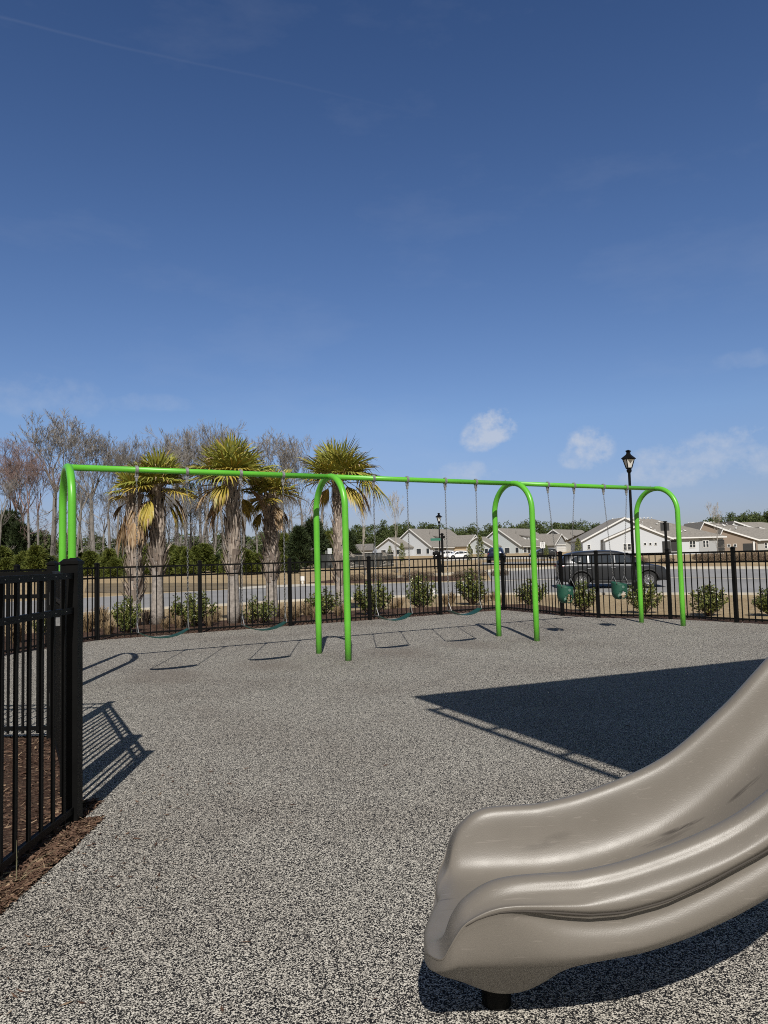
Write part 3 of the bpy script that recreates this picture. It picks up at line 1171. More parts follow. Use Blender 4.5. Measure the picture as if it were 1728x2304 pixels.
XS = [.0800, .0815, .085, .092, .105, .118, .130, .140, .150, .162, .178, .20, .23, .265, .30, .34, .38, .42, .46, .5, .55, .6, .66, .72, .78, .84, .9, .96, 1.02, 1.08, 1.14, 1.2, 1.28, 1.36, 1.46, 1.6, 1.75, 1.9, 2.05, 2.2, 2.45]
slide = thing('playground_slide', 'taupe moulded plastic slide coming down from the right in the foreground', 'slide', (0, 0, 0))
mb = MB()
NR = None
for X in XS:
    rg = slide_ring(X)
    NR = len(rg)
    a, b = tab(X, VMIN), tab(X, VMAX)
    fade = 1 - sstep(.10, .42, X)
    for (v, z) in rg:
        vv = a + (v - 1.957) / (2.663 - 1.957) * (b - a)
        sh = max(0, vv - 2.14)
        shift = min(.055, .9 * sh * sh + .03 * sh) * fade
        mb.v.append((X + shift, vv, z))
for i in range(len(XS) - 1):
    for k in range(NR):
        k2 = (k + 1) % NR
        mb.f.append((i * NR + k, i * NR + k2, (i + 1) * NR + k2, (i + 1) * NR + k))
        mb.m.append(0)
mb.f.append(tuple(range(NR - 1, -1, -1)))
mb.m.append(0)
mb.f.append(tuple((len(XS) - 1) * NR + k for k in range(NR)))
mb.m.append(0)
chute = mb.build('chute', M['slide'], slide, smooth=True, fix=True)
ssf = chute.modifiers.new('sub', 'SUBSURF')
ssf.levels = ssf.render_levels = 2
mb = MB()
pts, rr = [], []
for i in range(60):
    X = .185 + i * .03
    zg = min(tab(X, ZG), tab(X, ZRAIL) - .02)
    pts.append((X, 1.9600, zg + .001))
    rr.append(.0030 * min(1, .25 + i * .12))
mb.tube(pts, rr, 6)
mb.build('mould_seam', M['seam'], slide, smooth=True)
mb = MB()
fp = ray(1122, 2273)
fp = fp * (-CAM_H / fp.z)
mb.lathe([(.045, -.05), (.045, .18)], (fp.x, fp.y + CAM_H + .04 - CAM_H, 0), 24)
mb.build('foot_post', M['black'], slide, smooth=False)

# ================================================================ PLAY TOWER (out of frame at the right, its roof shades the ground)
ZT = 4.4
sx, sy = SHX * ZT / math.tan(SUN_EL), SHY * ZT / math.tan(SUN_EL)
A_ = Vector((.921, .389, 0)).normalized()
B_ = Vector((.430, -.903, 0)).normalized()
C_ = Vector((.24 - sx, 7.17 - sy, 0))
tower = thing('play_tower', 'tall play tower with flat green roof and raised deck above the slide', 'play tower', (3.0, 2.3, 0))
to = Vector((3.0, 2.3, 0))
mb = MB()
q = [C_, C_ + A_ * 6, C_ + A_ * 6 + B_ * 5, C_ + B_ * 5]
mb.prism([(p.x - to.x, p.y - to.y) for p in q][::-1], 'z', ZT, ZT + .06)
mb.build('roof', M['canopy'], tower, fix=True)
mb = MB()
e0 = C_ - A_ * .13 - to + Vector((0, 0, ZT - .02))
mb.tube([e0 + B_ * .55, e0 + B_ * 5], .035, 10)
for k in range(6):
    p = e0 + B_ * (.6 + k * .87)
    mb.tube([p, p + A_ * .16 + Vector((0, 0, .03))], .028, 8)
mb.build('eave_pipe', M['canopy'], tower)
for (x, y) in ((2.5, 1.75), (2.5, 2.95), (3.9, 1.75), (3.9, 2.95)):
    mb = MB()
    mb.lathe([(.06, -.1), (.06, ZT)], (x - to.x, y - to.y, 0), 14)
    mb.build('tower_post', M['green'], tower, smooth=False)
mb = MB()
mb.box((3.2 - to.x, 2.35 - to.y, 1.47), (1.5, 1.3, .06))
mb.build('deck', M['black'], tower)

# ================================================================ PLANTS
def rnd_unit(rg):
    while True:
        v = Vector((rg.uniform(-1, 1), rg.uniform(-1, 1), rg.uniform(-1, 1)))
        if .05 < v.length < 1:
            return v.normalized()


def leaf(mb, p, d, L, w, rg, mi=0):
    d = d.normalized()
    sd = d.cross(rnd_unit(rg))
    if sd.length < 1e-3:
        sd = d.orthogonal()
    sd.normalize()
    nrm = d.cross(sd)
    mb.quad(p, p + d * L * .5 + sd * w * .5 + nrm * L * .05, p + d * L, p + d * L * .5 - sd * w * .5 + nrm * L * .05, mi=mi)


def bush_meshes(seed, h=1.0, w=.55, n=900, L=.085):
    """leafy evergreen shrub 1 m tall: clumps of leaves at the ends of stems"""
    rg = random.Random(seed)
    fo, st = MB(), MB()
    for k in range(40):
        a = rg.uniform(0, 6.28)
        rr = math.sqrt(rg.random()) * w
        top = Vector((math.cos(a) * rr, math.sin(a) * rr, h * (1 - .45 * (rr / w) ** 2) * rg.uniform(.62, 1.03)))
        mid = Vector((top.x * .45, top.y * .45, top.z * .35))
        st.tube([(top.x * .06, top.y * .06, 0), mid, top], [.012, .008, .004], 4, cap=False)
        for j in range(n // 40):
            t = rg.uniform(.2, 1.0) ** .8
            p = mid.lerp(top, (t - .3) / .7) if t > .3 else mid * lerp(.7, 1.0, t / .3)
            p = p + rnd_unit(rg) * rg.uniform(.0, .10)
            leaf(fo, p, rnd_unit(rg) + Vector((0, 0, .5)), L * rg.uniform(.7, 1.2), L * .48, rg)
    return fo.mesh('foliage', M['leaf']), st.mesh('stems', M['stem'])


BUSH = [bush_meshes(11, n=2200), bush_meshes(23, w=.62, n=2200), bush_meshes(37, n=1300, w=.6), bush_meshes(41, w=.48, n=1800)]
bushes = [(285, 1427, 1340, 66, 0, 'dense narrow evergreen shrub left of the paired palms'), (435, 1412, 1331, 97, 1, 'broad evergreen shrub between the paired palms and the middle palm'),
          (585, 1405, 1336, 76, 2, 'loose evergreen shrub just right of the middle palm'), (728, 1386, 1318, 84, 2, 'loose evergreen shrub behind the second green arch'),
          (838, 1386, 1303, 86, 1, 'tall evergreen shrub right of the second green arch'), (948, 1373, 1291, 66, 0, 'dense upright evergreen shrub left of the middle street lamp'),
          (1062, 1361, 1283, 70, 3, 'tall evergreen shrub beside the back fence corner'), (1198, 1367, 1296, 72, 2, 'sparse evergreen shrub behind the third green arch'),
          (1312, 1375, 1306, 66, 3, 'evergreen shrub between the two bucket swings'), (1450, 1380, 1308, 74, 1, 'evergreen shrub behind the right end arch'),
          (1596, 1386, 1313, 80, 0, 'rounded evergreen shrub alone right of the swing set'), (1735, 1386, 1322, 76, 3, 'evergreen shrub cut by the right edge of the view'),
          (92, 1432, 1375, 40, 3, 'small dark shrub seen through the near gate')]
for (px, pb, ptp, wd, vi, lab) in bushes:
    p = G(px, pb)
    h = (pb - ptp) / F_PX * p.y
    w = wd / F_PX * p.y / 2
    r = thing('evergreen_shrub', lab, 'shrub', p, R_.uniform(0, 6.28), 'evergreen shrubs along the fence')
    base_w = (.55, .62, .60, .48)[vi] + .05
    r.scale = (1.22 * w / base_w, 1.22 * w / base_w, h * 1.04)
    fo, st = BUSH[vi]
    link('foliage', fo, r)
    link('stems', st, r)


def tuft_mesh(seed, mat_, n=170):
    rg = random.Random(seed)
    mb = MB()
    for k in range(n):
        a = rg.uniform(0, 6.28)
        rr = rg.uniform(0, .07)
        b = Vector((math.cos(a) * rr, math.sin(a) * rr, 0))
        out = Vector((math.cos(a + rg.gauss(0, .5)), math.sin(a + rg.gauss(0, .5)), 0)) * rg.uniform(.08, .42)
        h = rg.uniform(.25, .55)
        mid = b + out * .4 + Vector((0, 0, h * .8))
        tip = b + out + Vector((0, 0, h * rg.uniform(.6, 1.05)))
        sd = Vector((-math.sin(a), math.cos(a), 0)) * .006
        mb.quad(b - sd, b + sd, mid + sd, mid - sd)
        mb.quad(mid - sd, mid + sd, tip)
    return mb.mesh('dormant_grass', mat_)


TUFT = [tuft_mesh(5, M['bunch']), tuft_mesh(6, M['bunch'], 130)]
TUFTD = tuft_mesh(8, M['dark_bunch'])
for i, (px, py, s) in enumerate([(196, 1425, 1.0), (228, 1415, 1.1), (392, 1406, .8), (487, 1402, .7), (644, 1395, .7), (668, 1392, .8), (690, 1388, .8), (775, 1384, .7), (900, 1370, .7), (1002, 1360, .8),
                                 (1018, 1356, .8), (1092, 1356, .7), (1110, 1352, .7), (1172, 1356, .6), (36, 1450, 1.0), (212, 1410, .8), (244, 1432, .7), (372, 1418, .6), (404, 1416, .7), (470, 1412, .7), (560, 1404, .6), (630, 1390, .8), (656, 1398, .6), (708, 1392, .7), (885, 1376, .6), (1010, 1366, .6), (1128, 1358, .6), (760, 1388, .6)]):
    o = link('ornamental_grass', TUFT[i % 2], None, G(px, py))
    o.scale = (s * 1.1, s * 1.1, s)
    o.rotation_euler = (0, 0, R_.uniform(0, 6))
    tag(o, 'low tan clump of dormant grass in the mulch behind the fence', 'grass clump', 'dormant grass clumps along the fence')
o = tag(link('ornamental_grass', TUFTD, None, G(328, 1408)), 'dark grass clump between the paired palm trunks', 'grass clump')
o.scale = (.8, .8, .85)
# thin weeds at the foot of the near fence
mb = MB()
for k in range(8):
    a = R_.uniform(0, 6.28)
    h = R_.uniform(.06, .17)
    o2 = Vector((math.cos(a), math.sin(a), 0)) * R_.uniform(.04, .16)
    mb.tube([(0, 0, 0), o2 * .4 + Vector((0, 0, h * .7)), o2 + Vector((0, 0, h))], [.0009, .0007, .0004], 4, cap=False)
tag(mb.build('weed', plain('weed_straw', (.22, .21, .12), .8), None, loc=(-1.62, 3.22, -.01)), 'thin straw weed at the foot of the near fence', 'weed')


# ---------------------------------------------------------------- palms
def palm(px, pbase, ycrown, top_r, seed, lab, dead=.35, boots=(.35, 1.0), skirt=0, lean=0.0, ngreen=24, tr=.14, rz=None, extra=()):
    rg = random.Random(seed)
    p = G(px, pbase)
    H = at_depth(px, ycrown, p.y).z - p.z
    root = thing('palm_tree', lab, 'palm tree', p, rg.uniform(0, 6.28) if rz is None else rz, None)
    tk = MB()
    N = 10
    prof = [(lean * (i / N) ** 2, 0, H * i / N) for i in range(N + 1)]
    rads = [tr * (1.12 - .25 * min(1, i / 3)) * (1.0 if i < N else .8) for i in range(N + 1)]
    tk.tube(prof, rads, 14)
    trunk = tk.build('trunk', M['palm_bark'], root, smooth=True)
    bt = MB()
    n = int(190 * (boots[1] - boots[0]) * H / 3.4)
    for k in range(n):
        f = boots[0] + (boots[1] - boots[0]) * k / n
        a = k * 2.4 + rg.gauss(0, .15)
        c0 = Vector((lean * f * f, 0, H * f))
        d = Vector((math.cos(a), math.sin(a), 0))
        sd = Vector((-d.y, d.x, 0))
        r0 = tr * .86
        L = rg.uniform(.20, .42)
        outw = rg.uniform(.03, .11) + (rg.uniform(.05, .14) if rg.random() < .22 or f < boots[0] + .15 else 0)
        w0, w1 = rg.uniform(.038, .06), rg.uniform(.006, .022)
        for s in (-1, 1):          # each old leaf base is split in two prongs
            b0 = c0 + d * r0
            t0 = c0 + d * (r0 + outw) + sd * (s * w0 * .75) + Vector((0, 0, L))
            m0 = c0 + d * (r0 + outw * .45 + .03) + sd * (s * w0 * .35) + Vector((0, 0, L * .5))
            bt.quad(b0 + sd * (s * w0) - Vector((0, 0, .05)), b0 - Vector((0, 0, .05)) + d * .02, m0 - sd * (s * w0 * .3) + d * .012, m0 + sd * (s * w0 * .55))
            bt.quad(m0 + sd * (s * w0 * .55), m0 - sd * (s * w0 * .3) + d * .012, t0 - sd * (s * w1 * .3), t0 + sd * (s * w1 * .6))
    bt.build('leaf_bases', M['palm_trunk'], root)
    fr = MB()
    top = Vector((lean, 0, H))

    def frond(az, el, pet, Rr, mi, droop, fold=1.0):
        d0 = Vector((math.cos(az) * math.cos(el), math.sin(az) * math.cos(el), math.sin(el)))
        start = top + Vector((math.cos(az), math.sin(az), 0)) * .05 + Vector((0, 0, rg.uniform(-.22, .02)))
        end = start + d0 * pet - Vector((0, 0, droop * pet * .35))
        mid = (start + end) / 2 + Vector((0, 0, .04 * pet))
        fr.tube([start, mid, end], [.014, .010, .007], 4, cap=False, mi=(2 if mi == 2 else 1))
        fd = (d0 - Vector((0, 0, droop * .6))).normalized()
        sd = fd.cross(Vector((0, 0, 1)))
        if sd.length < .05:
            sd = Vector((-math.sin(az), math.cos(az), 0))
        sd.normalize()
        up = sd.cross(fd).normalized()
        ns = 26
        for k in range(ns):
            t = -1 + 2 * (k + .5) / ns
            a = t * rad(112) * fold
            di = fd * math.cos(a) + sd * math.sin(a) + up * (.28 * abs(t) - .05)
            di.normalize()
            L = Rr * (1 - .28 * t * t) * rg.uniform(.86, 1.08)
            wd = .023
            q0 = end
            q1 = end + di * L * .45 - Vector((0, 0, droop * .10 * L))
            q2 = end + di * L * .78 - Vector((0, 0, droop * .34 * L + rg.uniform(0, .06) * L))
            q3 = end + di * L - Vector((0, 0, droop * .75 * L + rg.uniform(0, .18) * L))
            sw_ = di.cross(up)
            sw_ = (sw_ + up * rg.uniform(-.8, .8)).normalized()
            m_i = mi
            if mi == 0 and rg.random() < .07:
                m_i = 1
            fr.quad(q0, q1 - sw_ * wd, q2 - sw_ * wd * .6, q2 + sw_ * wd * .6, q1 + sw_ * wd, mi=m_i)
            fr.quad(q2 - sw_ * wd * .6, q3, q2 + sw_ * wd * .6, mi=m_i if rg.random() > .15 else 2)

    for k in range(ngreen):
        f = k / ngreen
        az = k * 2.399 + rg.gauss(0, .2)
        el = lerp(1.5, .15, f ** .85) + rg.gauss(0, .12)
        mi = 0 if f < .70 else (1 if rg.random() < .45 else 0)
        frond(az, el, lerp(.30, .42, f) * top_r, top_r * rg.uniform(.60, .76), mi, lerp(.02, .38, f ** 1.4))
    for ex in extra:
        frond(*ex)
    for k in range(int(ngreen * dead * .42)):
        az = rg.uniform(0, 6.28)
        frond(az, rg.uniform(-.8, -.1), .34 * top_r, top_r * rg.uniform(.34, .52), 2 if rg.random() < .6 else 1, rg.uniform(.5, 1.1), rg.uniform(.25, .45))
    for k in range(skirt):
        az = rg.uniform(0, 6.28)
        frond(az, rg.uniform(-1.35, -1.0), rg.uniform(.3, .75) * top_r, top_r * rg.uniform(.5, .8), 2, 1.2, .35)
    fr.build('crown', [M['frond_green'], M['frond_yellow'], M['frond_dead']], root)
    return root


palm(303, 1410, 1100, .66, 3, 'leftmost palm with shaggy boots and a dead hanging skirt', dead=.9, boots=(.18, 1.0), skirt=14, ngreen=12, tr=.135)
palm(355, 1407, 1090, .98, 14, 'palm with a bare lower trunk right of the shaggy palm', dead=.6, boots=(.36, 1.0), ngreen=32, tr=.145)
palm(526, 1405, 1074, 1.14, 25, 'tallest full palm in the middle of the group', dead=.55, boots=(.34, 1.0), ngreen=36, tr=.138)
palm(612, 1392, 1112, .88, 36, 'short palm with a ragged crown right of the middle palm', dead=.7, boots=(.30, 1.0), ngreen=24, tr=.15)
palm(766, 1377, 1072, 1.30, 47, 'slender palm standing behind the second green arch', dead=.45, boots=(.2, .95), ngreen=32, tr=.115, rz=0.0, extra=((.05, .55, .75, .95, 1, 1.2), (-.15, .30, .80, .90, 0, .9), (.3, .75, .6, .9, 0, .3), (3.3, .35, .55, .85, 0, .4)))


# ---------------------------------------------------------------- bare trees
def bare_mesh(seed, H, spread, clear, mat_, trunks=1, density=1.0, tw=.009, cl=1.0, limbs=4):
    rg = random.Random(seed)
    mb, mt = MB(), MB()

    def grow(p, d, L, r, lev):
        n = 3
        pts, rr = [p], [r]
        for i in range(n):
            d = (d + rnd_unit(rg) * (.16 + .03 * lev) + Vector((0, 0, .07))).normalized()
            p = p + d * (L / n)
            pts.append(p)
            rr.append(max(tw * .6, r * (1 - .45 * (i + 1) / n)))
        (mt if lev == 0 else mb).tube(pts, rr, 6 if lev < 2 else 3, cap=False)
        if lev >= 7 or L < .25:
            return
        kids = 3 if rg.random() < .62 * density else 2
        for k in range(kids):
            t = rg.uniform(.45, 1.0) if k else 1.0
            i = min(n - 1, int(t * n))
            q = pts[i].lerp(pts[i + 1], t * n - i) if t < 1 else pts[-1]
            ang = rg.uniform(.25, .75) * spread
            ax = d.cross(rnd_unit(rg))
            ax = ax.normalized() if ax.length > 1e-3 else d.orthogonal().normalized()
            nd = Matrix.Rotation(ang, 3, ax) @ d
            nd = (nd + Vector((0, 0, .12))).normalized()
            grow(q, nd, L * rg.uniform(.58, .80), max(tw, rr[-1] * rg.uniform(.55, .85)), lev + 1)

    for k in range(trunks):
        a = 6.28 * k / max(1, trunks) + rg.random()
        off_ = Vector((math.cos(a), math.sin(a), 0)) * (.5 if trunks > 1 else 0)
        d = Vector((off_.x * .12, off_.y * .12, 1)).normalized()
        hh = H * rg.uniform(.85, 1.0)
        # long bare bole, then the crown
        bole = [off_]
        nb = 6
        rb = H * .0135 * rg.uniform(.8, 1.1)
        rads = [rb * 1.25]
        p = off_
        for i in range(nb):
            d = (d + rnd_unit(rg) * .05 + Vector((0, 0, .08))).normalized()
            p = p + d * (hh * clear / nb)
            bole.append(p)
            rads.append(rb * (1 - .35 * (i + 1) / nb))
        mt.tube(bole, rads, 7, cap=False)
        for j in range(limbs):
            dd = (d + rnd_unit(rg) * .55 * spread + Vector((0, 0, .25))).normalized()
            grow(p, dd, hh * (1 - clear) * rg.uniform(.30, .40) * cl, rads[-1] * rg.uniform(.45, .7), 1)
        for j in range(4):
            i = rg.randint(2, nb - 1)
            dd = (rnd_unit(rg) * .8 + Vector((0, 0, .5))).normalized()
            grow(bole[i], dd, hh * .10, rads[i] * .3, 3)
    return mb.mesh('branches', mat_), mt.mesh('trunk', M['bark'])


BT = [bare_mesh(111, 10, .95, .50, M['bark'], 1, 1.25, .009, .95, 8), bare_mesh(102, 10, .75, .45, M['bark'], 2), bare_mesh(103, 10, .62, .5, M['bark'], 3, .9), bare_mesh(104, 10, .95, .5, M['bark_red'], 2, 1.0), bare_mesh(105, 10, .7, .55, M['bark'], 1, .9)]
bt = [(-25, 1015, 84, 3, None), (28, 1002, 88, 3, None), (75, 1005, 80, 3, 'reddish budding bare tree left of the end arch'), (118, 922, 90, 0, 'tallest bare tree with a broad domed crown'), (170, 1000, 78, 4, None),
      (212, 952, 88, 0, 'second tallest domed bare tree just right of the tallest'), (262, 992, 82, 2, None), (312, 958, 92, 1, None), (352, 1000, 84, 4, None), (396, 966, 90, 2, None), (432, 946, 88, 1, None), (468, 965, 94, 2, None),
      (505, 930, 90, 1, 'tall slim bare tree above the middle palm'), (548, 1000, 86, 4, None), (595, 1030, 96, 4, None), (640, 962, 88, 0, 'domed bare tree between the short palm and the second arch'), (692, 957, 92, 1, 'tall bare tree just left of the second arch'), (660, 1080, 84, 4, None)]
for _k in range(13):
    bt.append((150 + _k * 40 + R_.uniform(-10, 10), R_.uniform(1035, 1110), R_.uniform(76, 100), R_.choice((1, 2, 4, 4, 2)), None))
bt += [(-5, 1040, 78, 4, None), (60, 1030, 92, 0, None)]
for (px, py, dep, vi, lab) in bt:
    tp = at_depth(px, py, dep)
    z0 = zt(tp.x, dep)
    h = (tp.z - z0) / 10.0 * (1.12 if vi in (0,) else 1.0)
    r = thing('bare_tree', lab or ('reddish bare tree in the wood at the left edge' if vi == 3 else 'leafless grey tree in the wood behind the palms'), 'tree', (tp.x, dep, z0 - .1), R_.uniform(0, 6.28), 'bare trees in the wood behind the pond')
    ws = 1.05 if vi == 0 else .92
    r.scale = (h * ws, h * ws, h)
    br, tk = BT[vi]
    link('branches', br, r)
    link('trunk', tk, r)

SAP = bare_mesh(201, 10, .5, .35, M['sapling'], 1, .3, tw=.014)
for (px, py, dep, lab) in [(817, 1085, 62, 'slim bare sapling right of the second arch'), (889, 1095, 62, 'slim pale bare sapling in front of the left house'), (1607, 1122, 60, 'bare young tree with white birds in front of the brown house')]:
    tp = at_depth(px, py, dep)
    z0 = zt(tp.x, dep)
    h = (tp.z - z0) / 10
    r = thing('bare_sapling', lab, 'tree', (tp.x, dep, z0), R_.uniform(0, 6))
    r.scale = (h * .85, h * .85, h)
    link('branches', SAP[0], r)
    link('trunk', SAP[1], r)


# ---------------------------------------------------------------- pines
def pine_mesh(seed, n, mat_, cone=.6, L=.30, low=.03, name='foliage'):
    """young pine 3 m tall, radius about 1.1"""
    rg = random.Random(seed)
    mb, tk = MB(), MB()
    tk.tube([(0, 0, 0), (0, 0, 2.6)], [.06, .02], 5, cap=False)
    for k in range(n):
        z = lerp(low, 1.0, rg.random() ** .8)
        rmax = 1.15 * (1 - z) ** cone * (.78 + .85 * noise.noise(Vector((math.cos(k * 1.7) * 1.5, math.sin(k * 1.7) * 1.5, z * 4 + seed))) + .25 * rg.random())
        a = k * 1.7
        rr = max(.05, rmax) * rg.uniform(.35, 1.12)
        c0 = Vector((rr * math.cos(a), rr * math.sin(a), z * 2.8 + .05))
        out = Vector((math.cos(a), math.sin(a), rg.uniform(.2, 1.2))).normalized()
        for j in range(4):
            d = (out + rnd_unit(rg) * .7).normalized()
            leaf(mb, c0, d, L * rg.uniform(.6, 1.35), L * .2, rg)
    return mb.mesh(name, mat_), tk.mesh('trunk', M['stem'])


PN = [pine_mesh(301, 1700, M['pine'], .5, .36), pine_mesh(302, 1700, M['pine'], .4, .36), pine_mesh(303, 1300, M['pine_dark'], .38, .38), pine_mesh(304, 1100, M['pine'], .95, .42)]
rg = random.Random(77)
pine_spots = []
for i in range(36):
    pine_spots.append((-35 + i * 20 + rg.uniform(-9, 9), rg.uniform(1226, 1258) - (12 if i < 3 else 0), rg.uniform(70, 80), rg.choice((0, 0, 1, 1, 2))))
pine_spots += [(672, 1190, 84, 2), (706, 1172, 88, 2), (740, 1200, 90, 1), (775, 1196, 96, 2), (640, 1205, 86, 0), (20, 1160, 84, 2), (45, 1185, 80, 2)]
for i, (px, py, dep, vi) in enumerate(pine_spots):
    tp = at_depth(px, py, dep)
    z0 = zt(tp.x, dep)
    h = (tp.z - z0) / 2.85
    r = thing('young_pine', 'bushy young green pine at the foot of the bare wood' if i < 36 else ('taller dark pine beside the screened enclosure' if i < 41 else 'dark pine at the left edge of the wood'), 'tree', (tp.x, dep, z0 - .05), rg.uniform(0, 6), 'young pines in front of the bare wood')
    ws = rg.uniform(.95, 1.35) * (h if i < 36 else h * .7)
    r.scale = (ws, ws, h)
    link('foliage', PN[vi][0], r)
    link('trunk', PN[vi][1], r)
# tall loblolly crowns inside the wood
mb, tk = MB(), MB()
rg = random.Random(5)
tk.tube([(0, 0, 0), (.1, 0, 5), (0, .1, 10)], [.13, .10, .04], 6, cap=False)
for k in range(34):
    z = rg.uniform(6.0, 10)
    a = rg.uniform(0, 6.28)
    rr = rg.uniform(.3, 1.5) * (1.2 - (z - 6) / 5)
    cpt = Vector((rr * math.cos(a), rr * math.sin(a), z))
    tk.tube([(0, 0, z - .4), cpt], [.04, .015], 4, cap=False)
    for j in range(46):
        leaf(mb, cpt + rnd_unit(rg) * rg.uniform(0, .45), rnd_unit(rg) + Vector((0, 0, .4)), .32, .05, rg)
TP = (mb.mesh('foliage', M['pine_dark']), tk.mesh('trunk', M['bark']))
for (px, py, dep, lab) in [(398, 1008, 98, 'tall dark pine showing above the swing beam among bare trees'), (36, 1150, 82, 'dark ivy covered pine near the left edge of the wood'), (430, 1085, 100, 'dark pine crown behind the paired palms')]:
    tp = at_depth(px, py, dep)
    z0 = zt(tp.x, dep)
    r = thing('tall_pine', lab, 'tree', (tp.x, dep, z0), px)
    h = (tp.z - z0) / 10.2
    r.scale = (h, h, h)
    link('foliage', TP[0], r)
    link('trunk', TP[1], r)
# the far pine wood along the horizon: one mass
mb = MB()
rg = random.Random(9)


def far_tree(px, py, dep, hh, rw):
    tp = at_depth(px, py, dep)
    for k in range(9):
        cz = tp.z - hh * rg.uniform(.02, .75)
        cc = Vector((tp.x + rg.gauss(0, rw * .5), dep + rg.gauss(0, 2), cz))
        sz = rw * rg.uniform(.35, .7)
        for j in range(110):
            leaf(mb, cc + rnd_unit(rg) * sz * rg.uniform(.5, 1), rnd_unit(rg) + Vector((0, 0, .3)), .7, .36, rg)


for i in range(235):
    px = 590 + i * 8.0 + rg.uniform(-5, 5)
    crest = tab(px, [(590, 1200), (700, 1196), (800, 1190), (880, 1178), (990, 1186), (1050, 1192), (1120, 1186), (1240, 1178), (1330, 1182), (1420, 1190), (1500, 1196), (1560, 1180), (1600, 1168), (1650, 1156), (1800, 1152), (2600, 1140)])
    far_tree(px, crest + rg.uniform(-6, 10), 285 + rg.uniform(-15, 15), 11, 3.2)
for i in range(60):
    px = -80 + i * 13 + rg.uniform(-6, 6)
    far_tree(px, 1208 + rg.uniform(-8, 22), 190 + rg.uniform(-15, 15), 8, 2.4)
tag(mb.build('distant_wood', M['far_pine']), 'dark green line of distant pines behind the houses', 'wood', kind='stuff')


# small leafy young trees and foundation shrubs near the houses
def young_tree(seed):
    rg = random.Random(seed)
    mb, tk = MB(), MB()
    tk.tube([(0, 0, 0), (0, 0, 3.6)], [.05, .015], 5, cap=False)
    for k in range(700):
        z = rg.uniform(.18, 1)
        rm = .95 * math.sin(math.pi * min(1, (1.02 - z) * .95 + .05)) ** .8 * (.5 + .5 * (1 - z) ** .3)
        a = rg.uniform(0, 6.28)
        rr = rm * math.sqrt(rg.uniform(.1, 1))
        leaf(mb, Vector((rr * math.cos(a), rr * math.sin(a), z * 3.9)), rnd_unit(rg), .30, .14, rg)
    return mb.mesh('foliage', M['leaf']), tk.mesh('trunk', M['stem'])


YT = [young_tree(1), young_tree(2)]
for i, (px, py, pb, dep, lab) in enumerate([(1079, 1206, 1264, 80, 'young magnolia in front of the second house'), (1056, 1225, 1262, 85, 'small young tree before the tan garage gable'), (904, 1223, 1262, 95, 'young evergreen before the left house'),
                                            (877, 1229, 1256, 120, 'small young tree by the left house wall'), (1300, 1212, 1248, 90, 'young tree left of the white house'), (1228, 1226, 1250, 100, 'young tree beside the speed sign')]):
    tp = at_depth(px, py, dep)
    z0 = at_depth(px, pb, dep).z
    z0 = zt(tp.x, dep)
    h = max(1.2, (tp.z - z0)) / 3.9
    r = thing('young_tree', lab, 'tree', (tp.x, dep, z0), i)
    r.scale = (h * .75, h * .75, h)
    link('foliage', YT[i % 2][0], r)
    link('trunk', YT[i % 2][1], r)


def twiggy(seed):
    rg = random.Random(seed)
    mb = MB()
    for k in range(900):
        a = rg.uniform(0, 6.28)
        rr = math.sqrt(rg.random())
        b = Vector((rr * math.cos(a) * .8, rr * math.sin(a) * .5, rg.uniform(0, .6) * (1.1 - rr * .5)))
        leaf(mb, b, rnd_unit(rg) + Vector((0, 0, .6)), .22, .03, rg)
    return mb.mesh('dormant_shrub', leafy('dormant_twigs', [(.10, .07, .05), (.17, .125, .09), (.24, .18, .13), (.09, .085, .05)], .95, spec=.1))


TWG = twiggy(4)
for i in range(10):
    px = 1578 + i * 20
    p = G(px, 1262 + R_.uniform(-2, 5))
    o = link('dormant_shrub', TWG, None, p)
    s = R_.uniform(.85, 1.2)
    o.scale = (s, s, s)
    tag(o, 'brown leafless shrub in the bed across the street before the brown house', 'shrub', 'dormant shrubs across the street')
for i, (px, py) in enumerate([(765, 1304), (800, 1307), (845, 1303), (875, 1305), (930, 1303), (960, 1300), (1040, 1300), (1075, 1297), (1125, 1296), (1440, 1268), (1500, 1269)]):
    o = link('dormant_shrub', TWG, None, G(px, py))
    s = R_.uniform(.6, .9)
    o.scale = (s, s, s)
    tag(o, 'low brown leafless shrub in the corner bed across the street' if i < 9 else 'low brown shrub behind the parked car', 'shrub', 'dormant shrubs in the corner bed' if i < 9 else 'dormant shrubs behind the car')

# ================================================================ HOUSES
def window(parent, mbname, c, w, h, face='-y', frame=.09, bars=True):
    """a framed window whose outer face looks along -y (local)"""
    x, y, z = c
    f = MB()
    for dx in (-1, 1):
        f.box((x + dx * (w / 2 + frame / 2), y - .04, z), (frame, .08, h + 2 * frame))
    for dz in (-1, 1):
        f.box((x, y - .04, z + dz * (h / 2 + frame / 2)), (w, .08, frame))
    if bars:
        f.box((x, y - .03, z), (w, .05, .05))
    fo = f.build('window', M['white'], parent)
    g = MB()
    g.box((x, y - .012, z), (w, .02, h))
    g.build('pane', M['glass'], fo)
    return fo


def gable_y(mb, x0, x1, y0, y1, eave, peak, xr=None, mi=0):
    xr = (x0 + x1) / 2 if xr is None else xr
    mb.prism([(x0, 0), (x1, 0), (x1, eave), (xr, peak), (x0, eave)], 'y', y0, y1, mi)


